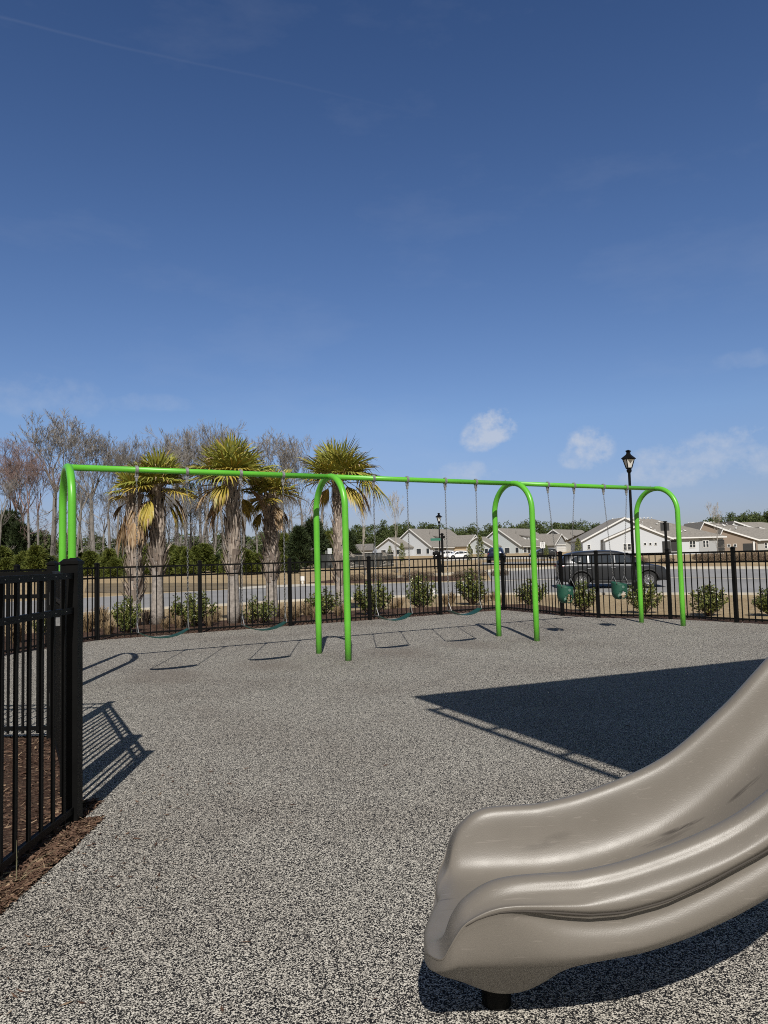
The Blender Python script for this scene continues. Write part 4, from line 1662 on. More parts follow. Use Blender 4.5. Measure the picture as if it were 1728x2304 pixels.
def roof_slab_y(mb, x0, x1, y0, y1, eave, peak, xr=None, ov=.4, th=.2, mi=0):
    """two roof slabs with the ridge along y"""
    xr = (x0 + x1) / 2 if xr is None else xr
    for xe in (x0, x1):
        sg = -1 if xe < xr else 1
        sl_ = (peak - eave) / (xr - xe)
        xo = xe + sg * ov
        zo = eave + sl_ * (xo - xe)
        pts = [(xr, peak + .03), (xo, zo + .03), (xo, zo + .03 + th), (xr, peak + .03 + th)]
        mb.prism(pts if sg < 0 else pts[::-1], 'y', y0 - ov, y1 + ov, mi)


def rake_y(mb, x0, x1, y, eave, peak, xr=None, ov=.4, th=.26):
    """white rake boards on a gable that faces -y"""
    xr = (x0 + x1) / 2 if xr is None else xr
    for xe in (x0, x1):
        sg = -1 if xe < xr else 1
        sl_ = (peak - eave) / (xr - xe)
        xo = xe + sg * (ov + .05)
        zo = eave + sl_ * (xo - xe)
        pts = [(xr, peak - .05), (xo, zo - .05), (xo, zo + th), (xr, peak + th)]
        mb.prism(pts if sg < 0 else pts[::-1], 'y', y - ov - .06, y - ov)


def side_house(name, lab, loc, rz, wall, gwall, Wd=15, D=14, eave=2.75, peak=7.4, garage=True):
    """single storey house, ridge along local x, gable end at -x, front at -y"""
    h = thing(name, lab, 'house', loc, rz)
    mb = MB()
    mb.prism([(-D / 2, -1), (D / 2, -1), (D / 2, eave), (0, peak), (-D / 2, eave)], 'x', 0, Wd)
    # lower wing on the gable end
    mb.prism([(-D * .05, -1), (D * .62, -1), (D * .62, eave), (D * .285, eave + 2.6), (-D * .05, eave)], 'x', -4.2, -.01)
    mb.build('wall', wall, h, fix=True)
    rf = MB()

    def slab(x0, x1, ya, za, yb, zb):
        rf.prism([(ya, za + .03), (yb, zb + .03), (yb, zb + .24), (ya, za + .24)], 'x', x0, x1)
    s = (peak - eave) / (D / 2)
    slab(-.45, Wd + .45, 0, peak, -D / 2 - .5, eave - .5 * s)
    slab(-.45, Wd + .45, 0, peak, D / 2 + .5, eave - .5 * s)
    yc, hw = D * .285, D * .335
    s2 = 2.6 / hw
    slab(-4.6, 1.5, yc, eave + 2.6, yc - hw - .4, eave - .4 * s2)
    slab(-4.6, 1.5, yc, eave + 2.6, yc + hw + .4, eave - .4 * s2)
    # front garage wing
    gx0, gx1, gy = Wd - 7.6, Wd, -D / 2 - 4.5
    roof_slab_y(rf, gx0, gx1, gy, -D / 2 + 4, eave, eave + 2.9)
    rfo = rf.build('roof', M['roof'], h, fix=True)
    ch = MB()
    for (x, y) in ((5.5, -2.5), (10, -1.2)):
        ch.tube([(x, y, peak - 1.9), (x, y, peak - .6)], .09, 6)
    ch.build('vent_pipe', M['roof_dark'], rfo)
    g = MB()
    gable_y(g, gx0, gx1, gy, -D / 2 - .01, eave, eave + 2.9)
    g.build('garage_wing', gwall, h, fix=True)
    g = MB()
    g.box(((gx0 + gx1) / 2, gy - .05, 1.1), (4.9, .1, 2.25))
    for zz in (.6, 1.15, 1.7):
        g.box(((gx0 + gx1) / 2, gy - .11, zz), (4.9, .03, .04))
    g.build('garage_door', M['white'], h)
    tr = MB()
    rake_y(tr, gx0, gx1, gy, eave, eave + 2.9)
    tr.box(((gx0 + gx1) / 2, gy - .06, eave - .02), (gx1 - gx0 + .3, .12, .3))
    for xx in (gx0, gx1):
        tr.box((xx, gy - .05, eave / 2), (.25, .16, eave))
    # rake boards on the gable end and the wing
    for (xf, yc_, hw_, e_, p_) in ((-.45, 0, D / 2, eave, peak), (-4.6, yc, hw, eave, eave + 2.6)):
        ss_ = (p_ - e_) / hw_
        for sg in (-1, 1):
            ye = yc_ + sg * (hw_ + .5)
            ze = e_ - .5 * ss_
            pts = [(yc_, p_ - .08), (ye, ze - .08), (ye, ze + .26), (yc_, p_ + .26)]
            tr.prism(pts, 'x', xf - .08, xf)
    tr.box((Wd / 2 - 3, -D / 2 - .52, eave - .38), (Wd - 6.5, .1, .2))
    tr.build('trim', M['white'], h, fix=True)
    # dormer on the front slope
    dm = MB()
    dx, dw = Wd * .42, 2.6
    yd = -D / 2 + 2.3
    dm.box((dx, yd + 1.1, eave + 1.75), (dw, 2.2, 1.7))
    dmo = dm.build('dormer', M['white'], h)
    d2 = MB()
    d2.prism([(yd - .35, eave + 2.62), (yd + 3.6, eave + 3.25), (yd + 3.6, eave + 3.42), (yd - .35, eave + 2.79)], 'x', dx - dw / 2 - .3, dx + dw / 2 + .3)
    d2.build('dormer_roof', M['roof'], dmo, fix=True)
    for k in (-1, 0, 1):
        window(h, 'w', (dx + k * .8, yd, eave + 1.95), .5, .75, bars=False, frame=.06)
    window(h, 'w', (2.2, -D / 2, 1.5), 1.5, 1.4)
    window(h, 'w', (6.2, -D / 2, 1.5), 1.0, 1.4)
    dr = MB()
    dr.box((4.3, -D / 2 - .03, 1.05), (1.0, .06, 2.1))
    dr.build('door', M['shade'], h)
    # openings on the wing end and the gable end (facing -x)
    for (xf, yy, w_, hh_, zz) in ((-4.2, D * .45, 1.6, 1.2, 1.5), (-4.2, D * .08, 1.0, 1.2, 1.5), (-4.2, D * .30, .35, .7, 1.6), (-4.2, D * .25, .35, .7, 1.6), (-4.2, D * .20, .35, .7, 1.6), (0, -D * .42, .9, 1.4, 1.5), (0, -D * .2, 1.5, 1.4, 1.5)):
        f = MB()
        f.box((xf - .03, yy, zz), (.06, w_ + .24, hh_ + .24))
        fo = f.build('window', M['white'], h)
        g = MB()
        g.box((xf - .07, yy, zz), (.04, w_, hh_))
        g.build('pane', M['glass'], fo)
    return h


def place(px, py, dep):
    return at_depth(px, py, dep)


side_house('house', 'white house with a tan garage gable left of the middle lamp', place(925, 1253, 205), rad(48), M['sid_white'], M['sid_tan'], 18, 14.5, 2.75, 7.7)
side_house('house', 'pale blue house partly behind the third green arch', place(1122, 1251, 205), rad(48), M['sid_blue'], M['sid_mid'], 18, 14.5, 2.75, 7.6)
side_house('house', 'warm grey house between the third arch and the white house', place(1248, 1250, 212), rad(48), M['sid_grey'], M['sid_grey'], 17, 14.5, 2.75, 7.4)


def front_house(name, lab, px0, dep, base_py, wall, wall2, wx, xs0, peakx, pk, right_end, ridge_end, eave=2.66, small=None, mid_wall=None, open_=True):
    """house with a big gable facing the street (ridge along y) and a long roof with its ridge along x to the right"""
    p = at_depth(px0, base_py, dep)
    h = thing(name, lab, 'house', p, 0)
    mb = MB()
    gable_y(mb, xs0, xs0 + wx, 0, 9, eave, pk, peakx)
    mb.build('gable_wall', wall, h, fix=True)
    mb = MB()
    mb.box(((xs0 + wx + right_end) / 2 - .0, 4.5, (eave - 1) / 2), (right_end - xs0 - wx - .02, 8.2, eave + 1))
    mb.build('side_wall', wall2, h)
    rf = MB()
    roof_slab_y(rf, xs0, xs0 + wx, 0, 9, eave, pk, peakx)
    # long front slope: ridge from peakx to ridge_end, hip to the right
    yf, yb = -.15, 15.0
    ym = 7.5
    rf.quad((peakx, ym, pk + .1), (xs0 + wx - .5, yf, eave + .22), (right_end + .5, yf, eave + .22), (ridge_end, ym, pk + .1))
    rf.quad((ridge_end, ym, pk + .1), (right_end + .5, yf, eave + .22), (right_end + .5, yb, eave + .22))
    rf.quad((peakx, ym, pk + .1), (ridge_end, ym, pk + .1), (right_end + .5, yb, eave + .22), (xs0, yb, eave + .22))
    tr = MB()
    rake_y(tr, xs0, xs0 + wx, 0, eave, pk, peakx)
    tr.box(((xs0 + wx + right_end) / 2, yf - .06, eave + .1), (right_end - xs0 - wx + .8, .14, .24))
    if small:
        sx0, sx1, spx, spk, sw_ = small
        m2 = MB()
        gable_y(m2, sx0, sx1, -1.8, -.01, eave, spk, spx)
        m2.build('front_gable', sw_, h, fix=True)
        roof_slab_y(rf, sx0, sx1, -1.8, 1.5, eave, spk, spx, ov=.35)
        rake_y(tr, sx0, sx1, -1.8, eave, spk, spx, ov=.35)
    rfo = rf.build('roof', M['roof'], h)
    tr.build('trim', M['white'], h, fix=True)
    return h


# white house at the right: metres from its left corner
hw = front_house('house', 'large white house with gulls on its roof behind the parked car', 1312, 140, 1248.5, M['sid_white'], M['sid_white'], 16.4, 0, 8.2, 6.8, 27.2, 16.4, small=(3.8, 16.2, 10.1, 5.25, M['sid_white']))
for (x, z, w_, hh_) in ((1.15, 1.5, .5, .75),):
    window(hw, 'w', (x, 0, z), w_, hh_)
window(hw, 'w', (7.5, -1.8, 1.3), .55, 1.1)
window(hw, 'w', (8.3, -1.8, 1.3), .55, 1.1)
for x in (11.3, 12.3, 13.3):
    window(hw, 'w', (x, -1.8, 1.75), .38, .42, bars=False)
mb = MB()
mb.box((15.35, -1.83, 1.15), (1.6, .08, 2.1))
mb.build('porch_shade_panel', M['shade'], hw)  # flat dark panel on the wall, painted as the shade inside the porch
mb = MB()
mb.box((18.0, .36, 1.3), (2.2, .06, 2.1))
mb.build('screen_porch_shade', M['shade'], hw)  # dark sheet whose colour stands in for the porch's shaded interior
for x in (20.9, 21.5):
    window(hw, 'w', (x, .4, 1.5), .45, 1.2)
mb = MB()
mb.box((24.2, .34, 1.1), (3.4, .1, 3.1))
mb.build('grey_bay', M['sid_mid'], hw)
for x in (23.4, 24.0):
    window(hw, 'w', (x, .28, 1.5), .42, 1.2)
mb = MB()
mb.box((26.7, .3, 1.15), (1.2, .08, 2.1))
mb.build('door_shade_panel', M['shade'], hw)  # dark panel in place of a doorway, its shade put into the colour

hb = front_house('house', 'brown sided house at the right behind the bare young tree', 1562, 150, 1249, M['sid_brown'], M['sid_grey'], 12.4, 0, 2.2, 6.6, 30, 8, small=(4.0, 12.2, 5.2, 5.0, M['sid_brown']))
for x in (6.3, 7.6):
    window(hb, 'w', (x, -1.8, 1.75), .5, .5, bars=False)
mb = MB()
mb.box((10.5, -1.84, 1.1), (2.6, .08, 2.0))
mb.build('porch_shade_panel', M['shade'], hb)  # porch shade painted as a dark panel; the wall has no hole here
mb = MB()
mb.box((11.3, -2.0, 1.2), (.35, .3, 2.5))
mb.build('porch_column', M['white'], hb)
for x in (15.0, 15.6, 18.2, 18.8):
    window(hb, 'w', (x, .4, 1.6), .42, 1.1)
hc = front_house('house', 'grey roofed house with white rakes at the far right edge', 1640, 175, 1246, M['sid_white'], M['sid_grey'], 14.5, 0, 1.5, 7.6, 34, 12, small=(5.5, 16.5, 6.6, 5.9, M['sid_white']))
window(hc, 'w', (9, -1.8, 1.6), .9, 1.2)
# low roofs glimpsed behind
for (px, dep, base, wd_, pk_, lab) in [(790, 240, 1257, 14, 4.6, 'low grey roofed house behind the screened enclosure'), (1722, 200, 1243, 16, 7.2, 'dark roofed house peeking in at the right edge'), (1268, 250, 1245, 13, 6.8, 'low house roof left of the large white house')]:
    p = at_depth(px, base, dep)
    h = thing('house', lab, 'house', p, 0)
    mb = MB()
    mb.prism([(0, -1), (10, -1), (10, 2.7), (5, pk_), (0, 2.7)], 'x', -wd_ / 2, wd_ / 2)
    mb.build('wall', M['sid_grey'], h, fix=True)
    rf = MB()
    s = (pk_ - 2.7) / 5
    for (ya, yb) in ((5, -.5), (5, 10.5)):
        zb_ = 2.7 - .5 * s
        rf.prism([(ya, pk_ + .02), (yb, zb_ + .02), (yb, zb_ + .24), (ya, pk_ + .24)], 'x', -wd_ / 2 - .4, wd_ / 2 + .4)
    rf.build('roof', M['roof_dark'], h, fix=True)
    window(h, 'w', (-2, 0, 1.5), 1.2, 1.2)
    window(h, 'w', (3, 0, 1.5), 1.2, 1.2)

# gulls on the roofs
mb = MB()
for (c0, sx_, sy_, sz_) in (((0, 0, .14), .22, .10, .10), ((.17, 0, .27), .075, .065, .065)):
    n1, n2 = 8, 5
    b0 = len(mb.v)
    for j in range(n2 + 1):
        ph = math.pi * j / n2
        for i in range(n1):
            a = 2 * math.pi * i / n1
            mb.v.append((c0[0] + sx_ * math.sin(ph) * math.cos(a), c0[1] + sy_ * math.sin(ph) * math.sin(a), c0[2] + sz_ * math.cos(ph)))
    for j in range(n2):
        for i in range(n1):
            mb.f.append((b0 + j * n1 + i, b0 + j * n1 + (i + 1) % n1, b0 + (j + 1) * n1 + (i + 1) % n1, b0 + (j + 1) * n1 + i))
            mb.m.append(0)
mb.quad((-.15, -.05, .16), (-.34, -.02, .13), (-.34, .02, .13), (-.15, .05, .16), mi=1)
mb.tube([(.23, 0, .265), (.30, 0, .25)], [.015, .004], 4)
for yy in (-.03, .03):
    mb.tube([(.02, yy, .06), (.02, yy, -.02)], .008, 4)
GULL = mb.mesh('gull', [M['white'], M['sid_mid']], smooth=True)
rg = random.Random(31)


def gull(parent_house, x, y, z, lab, grp, s=1.0):
    o = link('gull', GULL, None, parent_house.location + Vector((x, y, z)))
    o.rotation_euler = (0, 0, rg.uniform(0, 6.28))
    o.scale = (s, s, s)
    tag(o, lab, 'gull', grp)


for k in range(19):
    gull(hw, 8.4 + k * .43 + rg.uniform(-.1, .1), 7.5, 6.92, 'white gull perched on the ridge of the large white house', 'gulls on the ridge of the white house', 1.1)
for k in range(22):
    x = rg.uniform(10.5, 25)
    y = rg.uniform(1.5, 6.8)
    f = (y + .15) / 7.65
    if x > lerp(27, 16.5, f):
        continue
    gull(hw, x, y, lerp(2.9, 6.9, f) + .0, 'white gull standing on the slope of the large white house roof', 'gulls on the slope of the white house roof', 1.25)
for k in range(14):
    gull(hb, 2.3 + k * .42, 7.5, 6.72, 'white gull perched on the ridge of the brown house', 'gulls on the ridge of the brown house', 1.1)
for k in range(18):
    x = rg.uniform(4, 14)
    y = rg.uniform(3, 6.9)
    f = (y + .15) / 7.65
    gull(hb, x, y, lerp(2.9, 6.7, f), 'white gull standing on the slope of the brown house roof', 'gulls on the slope of the brown house roof', 1.25)


# ================================================================ VEHICLES
CAR_CACHE = {}


def car(lab, cat, loc, rz, paint, detail=True, name='parked_car'):
    """a small SUV, nose towards +x, 4.55 m long"""
    r = thing(name, lab, cat, loc, rz)
    # stations: x, bottom, shoulder height, roof height, half width low, half width shoulder, half width roof
    st = [(-2.27, .48, .86, .98, .70, .74, .60), (-2.22, .36, .95, 1.12, .82, .84, .62), (-2.10, .30, 1.02, 1.36, .88, .89, .62), (-1.95, .27, 1.05, 1.53, .90, .905, .63), (-1.6, .26, 1.05, 1.62, .91, .915, .645), (-1.0, .24, 1.03, 1.665, .915, .92, .66),
          (-.3, .23, 1.01, 1.675, .915, .92, .665), (.2, .23, 1.0, 1.64, .915, .92, .66), (.6, .23, .99, 1.52, .915, .92, .655), (.95, .23, .985, 1.32, .915, .92, .67), (1.22, .23, .985, 1.12, .912, .915, .74), (1.36, .24, .98, 1.035, .91, .91, .80),
          (1.7, .25, .94, .99, .90, .89, .78), (2.0, .27, .88, .92, .87, .84, .70), (2.18, .30, .78, .84, .80, .78, .60), (2.27, .40, .66, .72, .66, .66, .50)]
    mb = MB()
    K = None
    for (x, b, s_, t, wl_, ws_, wr) in st:
        ring_ = [(0, b), (wl_ * .86, b), (wl_, b + .10), (wl_ + .012, lerp(b, s_, .55)), (ws_, s_ - .04), (ws_ - .02, s_), (lerp(ws_, wr, .5), lerp(s_, t, .55)), (wr + .02, t - .05), (wr - .08, t), (wr * .4, t + .02)]
        full = ring_ + [(-y, z) for (y, z) in ring_[1:][::-1]]
        full.insert(len(ring_), (0, t + .022))
        K = len(full)
        for (y, z) in full:
            mb.v.append((x, y, z))
    for i in range(len(st) - 1):
        for k in range(K):
            k2 = (k + 1) % K
            mb.f.append((i * K + k, i * K + k2, (i + 1) * K + k2, (i + 1) * K + k))
            mb.m.append(0)
    mb.f.append(tuple(range(K - 1, -1, -1)))
    mb.f.append(tuple((len(st) - 1) * K + k for k in range(K)))
    mb.m += [0, 0]
    if 'body' not in CAR_CACHE:
        tmp = link('tmp', mb.mesh('car_body', paint, True, True))
        sm = tmp.modifiers.new('sub', 'SUBSURF')
        sm.levels = sm.render_levels = 2
        cutters = []
        for x in (-1.38, 1.36):
            for s in (-1, 1):
                cm = MB()
                cm.lathe([(.415, -.25), (.415, .25)], (0, 0, 0), 32)
                co = link('tmp', cm.mesh('cut', M['shade'], False, True))
                co.matrix_world = Matrix.Translation((x, s * .90, .37)) @ Matrix.Rotation(rad(90), 4, 'X')
                bo = tmp.modifiers.new('cut', 'BOOLEAN')
                bo.object, bo.operation, bo.solver = co, 'DIFFERENCE', 'EXACT'
                bo.material_mode = 'TRANSFER'
                cutters.append(co)
        dg = bpy.context.evaluated_depsgraph_get()
        CAR_CACHE['body'] = bpy.data.meshes.new_from_object(tmp.evaluated_get(dg))
        for o_ in cutters + [tmp]:
            bpy.data.objects.remove(o_)
    bme = CAR_CACHE['body'].copy()
    bme.name = 'body'
    bme.materials[0] = paint
    b = link('body', bme, r)

    def side_pt(x, f, s, out=.02):
        """a point on the glass side: f from shoulder (0) to roof (1)"""
        ws_ = tab(x, [(q[0], q[5]) for q in st])
        wr = tab(x, [(q[0], q[6]) for q in st])
        s_ = tab(x, [(q[0], q[2]) for q in st])
        t = tab(x, [(q[0], q[3]) for q in st])
        y = lerp(ws_ - .02, wr + .02, f) + out
        return (x, s * y, lerp(s_, t - .05, f))
    for s in (-1, 1):
        for cols in ([(-1.02, .10, .80), (-.7, .09, .85), (-.35, .08, .87), (-.03, .08, .87)], [(.05, .08, .87), (.25, .08, .86), (.5, .08, .77), (.75, .09, .60), (.92, .10, .40), (1.05, .11, .16)],
                     [(-1.76, .40, .52), (-1.6, .20, .68), (-1.35, .14, .78), (-1.10, .12, .80)]):
            g = MB()
            rows = []
            for (x, f0, f1) in cols:
                rows.append([side_pt(x, lerp(f0, f1, k / 4), s) for k in range(5)])
            for i in range(len(rows) - 1):
                for k in range(4):
                    q = [rows[i][k], rows[i + 1][k], rows[i + 1][k + 1], rows[i][k + 1]]
                    g.quad(*(q if s < 0 else q[::-1]))
            import bmesh as _bm
            me_ = g.mesh('side_window', M['glass'], True)
            b_ = _bm.new()
            b_.from_mesh(me_)
            _bm.ops.remove_doubles(b_, verts=b_.verts, dist=1e-5)
            b_.to_mesh(me_)
            b_.free()
            wo = link('side_window', me_, r)
            so2 = wo.modifiers.new('solid', 'SOLIDIFY')
            so2.thickness = .035
            so2.offset = -1
    g = MB()
    g.quad((1.24, -.72, 1.115), (1.24, .72, 1.115), (.62, .60, 1.545), (.62, -.60, 1.545))
    g.quad((1.22, -.72, 1.07), (1.22, .72, 1.07), (1.24, .72, 1.115), (1.24, -.72, 1.115))
    w = g.build('windscreen', M['glass'], r)
    g = MB()
    g.quad((-2.235, .62, 1.06), (-2.235, -.62, 1.06), (-2.0, -.56, 1.51), (-2.0, .56, 1.51))
    g.build('rear_window', M['glass'], r)
    for x in (-1.38, 1.36):
        for s in (-1, 1):
            mb = MB()
            y0 = s * .93
            # arch cladding
            pts = [(x + .43 * math.cos(a), s * .925, .36 + .43 * math.sin(a)) for a in [math.pi * i / 12 for i in range(13)]]
            mb.tube(pts, .045, 6)
            mb.build('arch_trim', M['trim'], r, smooth=True)
            wh = thing('wheel', '', '', (x, s * .815, .355))
            del_keys(wh)
            wh.parent = r
            t_ = MB()
            prof = [(.22, -.11), (.33, -.115), (.355, -.08), (.355, .08), (.33, .115), (.22, .11)]
            t_.lathe(prof + [(.22, -.11)], (0, 0, 0), 28, cap=False)
            ty = t_.build('tyre', M['tyre'], wh, smooth=False)
            ty.rotation_euler = (rad(90), 0, 0)
            ri = MB()
            ri.lathe([(.225, .03), (.235, .085), (.225, .1), (.2, .095), (.19, .02), (.02, .0)], (0, 0, 0), 28, cap=False)
            ri.lathe([(.05, .05), (.05, .10), (.03, .105)], (0, 0, 0), 12)
            for k in range(10):
                a = 2 * math.pi * k / 10
                ri.box((.125 * math.cos(a), .125 * math.sin(a), .07), (.16, .026, .03), rz=a)
            ro = ri.build('rim', M['rim'], wh)
            ro.rotation_euler = (rad(-90 if s > 0 else 90), 0, 0)
    sk = MB()
    for s in (-1, 1):
        sk.box((0, s * .915, .285), (1.98, .05, .13))
    sk.box((2.16, 0, .40), (.20, 1.3, .22))
    sk.box((-2.19, 0, .42), (.16, 1.3, .2))
    bevel(sk.build('lower_trim', M['trim'], r), .02)
    for s in (-1, 1):
        mm = MB()
        mm.box((.92, s * 1.02, 1.05), (.16, .20, .14))
        mm.box((.95, s * .93, 1.0), (.06, .08, .05))
        bevel(mm.build('mirror', M['trim'], r), .03)
        hl = MB()
        hl.box((2.10, s * .66, .80), (.16, .26, .09), rz=-s * .5)
        bevel(hl.build('headlight', M['clear_lens'], r), .02)
        tl = MB()
        tl.box((-2.16, s * .72, 1.0), (.14, .24, .10), rz=s * .35)
        tl.box((-2.08, s * .84, 1.0), (.16, .06, .08))
        bevel(tl.build('tail_light', M['red_lens'], r), .02)
        for x in (.02, -.98):
            hd = MB()
            hd.box((x - .08, s * .935, .88), (.20, .03, .035))
            bevel(hd.build('door_handle', paint, r), .01)
        dl = MB()
        for x in (.03, -1.04, 1.02):
            dl.box((x, s * .924, .66), (.008, .012, .58))
        dl.build('door_gap', M['trim'], r)
    return r


def del_keys(o):
    for k in ('label', 'category', 'group', 'kind'):
        if k in o.keys():
            del o[k]


cp = G(1372, 1323)
car('grey metallic SUV parked on the street right behind the fence', 'car', (cp.x + .17, cp.y + .35, zt(cp.x, cp.y + .35) + .012), rad(-6), M['car_grey']).scale = (1.0, 1.0, .95)
for (px, py, dep, rz, pn, lab) in [(1118, 1266, 82, 78, 'car_blue', 'dark blue SUV on the upper street beside the third arch'), (1030, 1257, 150, 195, 'car_white', 'white SUV in the driveway nearer the tan gable'), (1000, 1257.5, 158, 195, 'car_white', 'white SUV parked behind the lamp post, left of the other white one'),
                                   (1222, 1257, 120, 180, 'car_black', 'black car under the speed limit sign')]:
    p = at_depth(px, py, dep)
    car(lab, 'car', (p.x, dep, zt(p.x, dep) + .03), rad(rz), M[pn])

# ================================================================ STREET FURNITURE
def lamp(lab, p, H, s=1.0):
    r = thing('street_lamp', lab, 'street lamp', p)
    mb = MB()
    hz = H - .92 * s
    mb.lathe([(.13, -.1), (.13, .12), (.10, .2), (.09, .55), (.065, .62), (.047, .8), (.043, hz - .06)], (0, 0, 0), 14)
    mb.build('pole', M['black'], r, smooth=False)
    mb = MB()
    mb.lathe([(.05, -.10), (.075, -.07), (.085, 0), (.06, .02), (.10, .05)], (0, 0, hz), 14)
    mb.build('collar', M['black'], r)
    lan = MB()
    for k in range(4):
        a = math.pi / 4 + k * math.pi / 2
        lan.tube([(.13 * s * math.cos(a), .13 * s * math.sin(a), hz + .05), (.27 * s * math.cos(a), .27 * s * math.sin(a), hz + .50 * s)], .018, 6)
    for (rr_, zz) in ((.13, .05), (.275, .50 * s)):
        sq = [(rr_ * s * math.cos(math.pi / 4 + k * math.pi / 2), rr_ * s * math.sin(math.pi / 4 + k * math.pi / 2), hz + zz) for k in range(4)]
        lan.tube(sq, .02, 6, closed=True)
    lan.build('lantern_frame', M['black'], r)
    gl = MB()
    b0 = len(gl.v)
    for (rr_, zz) in ((.118, .06), (.255, .49 * s)):
        for k in range(4):
            a = math.pi / 4 + k * math.pi / 2
            gl.v.append((rr_ * s * math.cos(a), rr_ * s * math.sin(a), hz + zz))
    for q in ((3, 2, 1, 0), (0, 1, 5, 4), (1, 2, 6, 5), (2, 3, 7, 6), (3, 0, 4, 7), (4, 5, 6, 7)):
        gl.f.append(q)
        gl.m.append(0)
    gl.build('lantern_glass', M['frosted'], r)
    rf = MB()
    rf.lathe([(.36 * s, .50 * s), (.36 * s, .53 * s), (.13 * s, .70 * s), (.10 * s, .76 * s), (.10 * s, .82 * s), (.14 * s, .85 * s), (.14 * s, .88 * s), (.02, .92 * s)], (0, 0, hz), 4)
    ro = rf.build('lantern_roof', M['black'], r)
    r.rotation_euler = (0, 0, .12)
    return r


lp = at_depth(1424, 1240, 24.0)
lz = zt(lp.x, 24.0)
lamp('tall black street lamp behind the right end arch', (lp.x, 24.0, lz), at_depth(1424, 1012, 24.0).z - lz, .72)
lp = at_depth(990, 1250, 52.0)
lz = zt(lp.x, 52.0)
lamp('distant black street lamp between the second and third arches', (lp.x, 52.0, lz), at_depth(990, 1154, 52.0).z - lz, .72)

# street-name post with a green blade
p = G(997, 1292)
r = thing('street_sign', 'black square street sign post with a green name blade beside the lamp', 'street sign', p)
h = at_depth(997, 1203, p.y).z - p.z
mb = MB()
mb.box((0, 0, h / 2), (.15, .15, h))
mb.box((0, 0, h + .03), (.24, .24, .06))
mb.box((0, 0, h + .09), (.16, .16, .06), taper=.3)
mb.build('post', M['black'], r)
mb = MB()
mb.box((-.42, 0, h - .30), (.66, .03, .16))
mb.build('sign_blade', M['sign_green'], r)
mb = MB()
mb.box((.12, -.02, h - .16), (.10, .6, .16))
mb.build('sign_blade', M['black'], r)

# a cluster of two post-mounted mail boxes
for (px, py, lab) in [(978, 1266, 'black mailbox on a post left of the street sign'), (985, 1267, 'black wide mailbox beside the street sign')]:
    dep = 62
    p = at_depth(px, py, dep)
    z0 = zt(p.x, dep)
    r = thing('mailbox', lab, 'mailbox', (p.x, dep, z0))
    mb = MB()
    mb.box((0, 0, .75), (.12, .12, 1.5))
    mb.build('post', M['black'], r)
    mb = MB()
    mb.box((0, -.1, 1.32), (.5 if px > 980 else .3, .55, .30))
    bx = bevel(mb.build('box', M['black'], r), .08, 3)
    mb = MB()
    mb.box((.0, -.1, 1.02), (.24, .5, .16))
    mb.build('paper_slot', M['black'], r)

# speed limit sign
dep = 86
p = at_depth(1220.5, 1226.5, dep)
z0 = zt(p.x, dep)
r = thing('speed_sign', 'white SPEED LIMIT 15 sign on a black post beside the third arch', 'road sign', (p.x, dep, z0))
ph = p.z - z0
mb = MB()
mb.box((0, 0, (ph + .35) / 2), (.10, .10, ph + .35))
mb.box((0, 0, ph + .40), (.16, .16, .10), taper=.4)
mb.build('post', M['black'], r)
mb = MB()
mb.box((0, -.07, ph), (.56, .03, .66))
mb.box((0, -.06, ph), (.60, .02, .70))
pl = mb.build('sign_plate', M['white'], r)


def text_mesh(body, size, loc, parent, mat_, rot=(rad(90), 0, 0)):
    cu = bpy.data.curves.new('letters', 'FONT')
    cu.body = body
    cu.size = size
    cu.align_x = 'CENTER'
    cu.align_y = 'CENTER'
    cu.extrude = .004
    tmp = bpy.data.objects.new('tmp', cu)
    COL.objects.link(tmp)
    dg = bpy.context.evaluated_depsgraph_get()
    me = bpy.data.meshes.new_from_object(tmp.evaluated_get(dg))
    bpy.data.objects.remove(tmp)
    bpy.data.curves.remove(cu)
    me.materials.clear()
    me.materials.append(mat_)
    o = link('lettering', me, parent, loc)
    o.rotation_euler = rot
    return o


text_mesh('SPEED', .135, (0, -.091, ph + .235), pl, M['trim'])
text_mesh('LIMIT', .135, (0, -.091, ph + .105), pl, M['trim'])
text_mesh('15', .40, (0, -.091, ph - .13), pl, M['trim'])

# sign seen from behind at the right
p = G(1501, 1267)
h = at_depth(1501, 1174, p.y).z - p.z
r = thing('road_sign', 'black square sign seen from behind on a post before the white house', 'road sign', p)
mb = MB()
mb.box((0, 0, h / 2), (.15, .15, h))
mb.box((0, 0, h + .03), (.24, .24, .05))
mb.box((0, 0, .15), (.26, .26, .4))
mb.build('post', M['black'], r)
mb = MB()
mb.box((0, .10, h - .36), (.64, .03, .60))
mb.build('sign_plate', M['sign_back'], r)

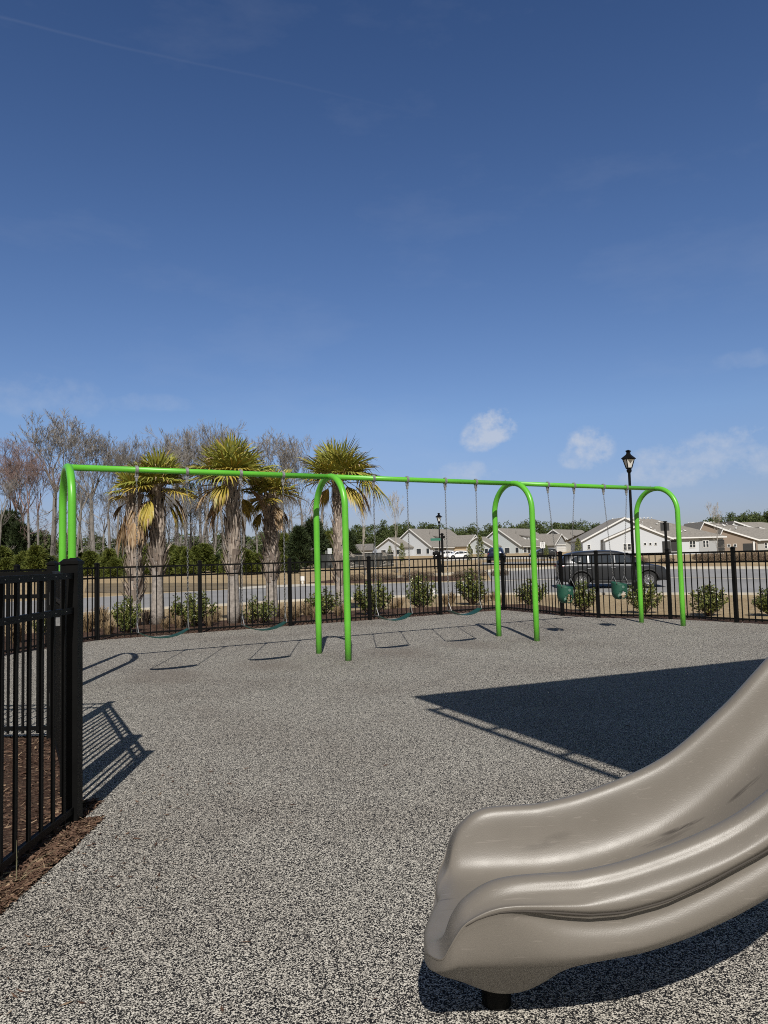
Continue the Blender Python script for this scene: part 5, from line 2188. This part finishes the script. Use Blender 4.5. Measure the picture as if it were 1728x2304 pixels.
# utility pole, screened enclosure, cabinet, markers
p = at_depth(725, 1154, 105)
z0 = zt(p.x, 105)
r = thing('utility_pole', 'weathered wooden pole beside the second arch', 'pole', (p.x, 105, z0))
mb = MB()
mb.lathe([(.17, -.2), (.13, p.z - z0)], (0, 0, 0), 10)
mb.build('shaft', M['wood_pole'], r, smooth=True)
mb = MB()
mb.tube([(0, 0, p.z - z0 - .1), (.35, 0, p.z - z0 + .05), (.7, 0, p.z - z0 - .3)], .03, 5)
mb.build('bracket', M['hanger'], r)
dep = 84
pa, pb_ = at_depth(723, 1250, dep), at_depth(884, 1247, dep)
z0 = zt(pa.x, dep)
r = thing('screen_enclosure', 'long dark board screen enclosure behind the second arch', 'fence', (pa.x, dep, z0))
L = pb_.x - pa.x
hh = pa.z + .1 - z0
mb = MB()
nb = int(L / .15)
gap_done = False
for k in range(nb):
    x = L * (k + .5) / nb
    if 2.0 < x < 3.4:
        if not gap_done:
            gap_done = True
            mb.build('boards', M['privacy'], r)
            mb = MB()
        continue
    mb.box((x, (k % 2) * .02, hh / 2), (L / nb - .012, .03, hh))
mb.build('boards', M['privacy'], r)
mb = MB()
mb.box((2.7, .03, hh / 2 - .05), (1.3, .03, hh - .1))
mb.build('gate_leaf', M['privacy'], r)
mb = MB()
mb.box((L / 2, 0, hh + .03), (L, .10, .06))
for k in range(5):
    mb.box((L * k / 4, .12, hh / 2 + .05), (.12, .12, hh + .1))
mb.build('frame', M['black'], r)
p = at_depth(742, 1240, dep + 1.6)
z0 = zt(p.x, dep + 1.6)
r = thing('utility_cabinet', 'pale grey cabinet standing up behind the dark enclosure', 'cabinet', (p.x, dep + 1.6, z0))
mb = MB()
mb.box((0, 0, 1.15), (.5, .4, 2.3))
bevel(mb.build('housing', M['cabinet'], r), .02)
mb = MB()
mb.box((0, -.21, 1.35), (.40, .02, 1.5))
mb.build('door', M['cabinet'], r)
mb = MB()
mb.tube([(-.45, 0, 0), (-.45, 0, 2.05)], .03, 8)
mb.build('pipe', M['white'], r)
for (px, py, hh_, w_, lab) in [(681, 1313, .40, .22, 'small white marker post on the lawn right of the pond'), (976, 1340, .42, .16, 'small white marker beside the near kerb by the dense shrub')]:
    p = G(px, py)
    s = p.y / 40
    r = thing('marker_post', lab, 'marker', p)
    mb = MB()
    mb.box((0, 0, hh_ / 2 * s), (.10 * s, .08 * s, hh_ * s))
    mb.build('stake', M['white'], r)
    mb = MB()
    mb.box((0, -.06 * s, hh_ * .68 * s), (w_ * s, .03 * s, hh_ * .6 * s))
    bevel(mb.build('plate', M['white'], r), .01)
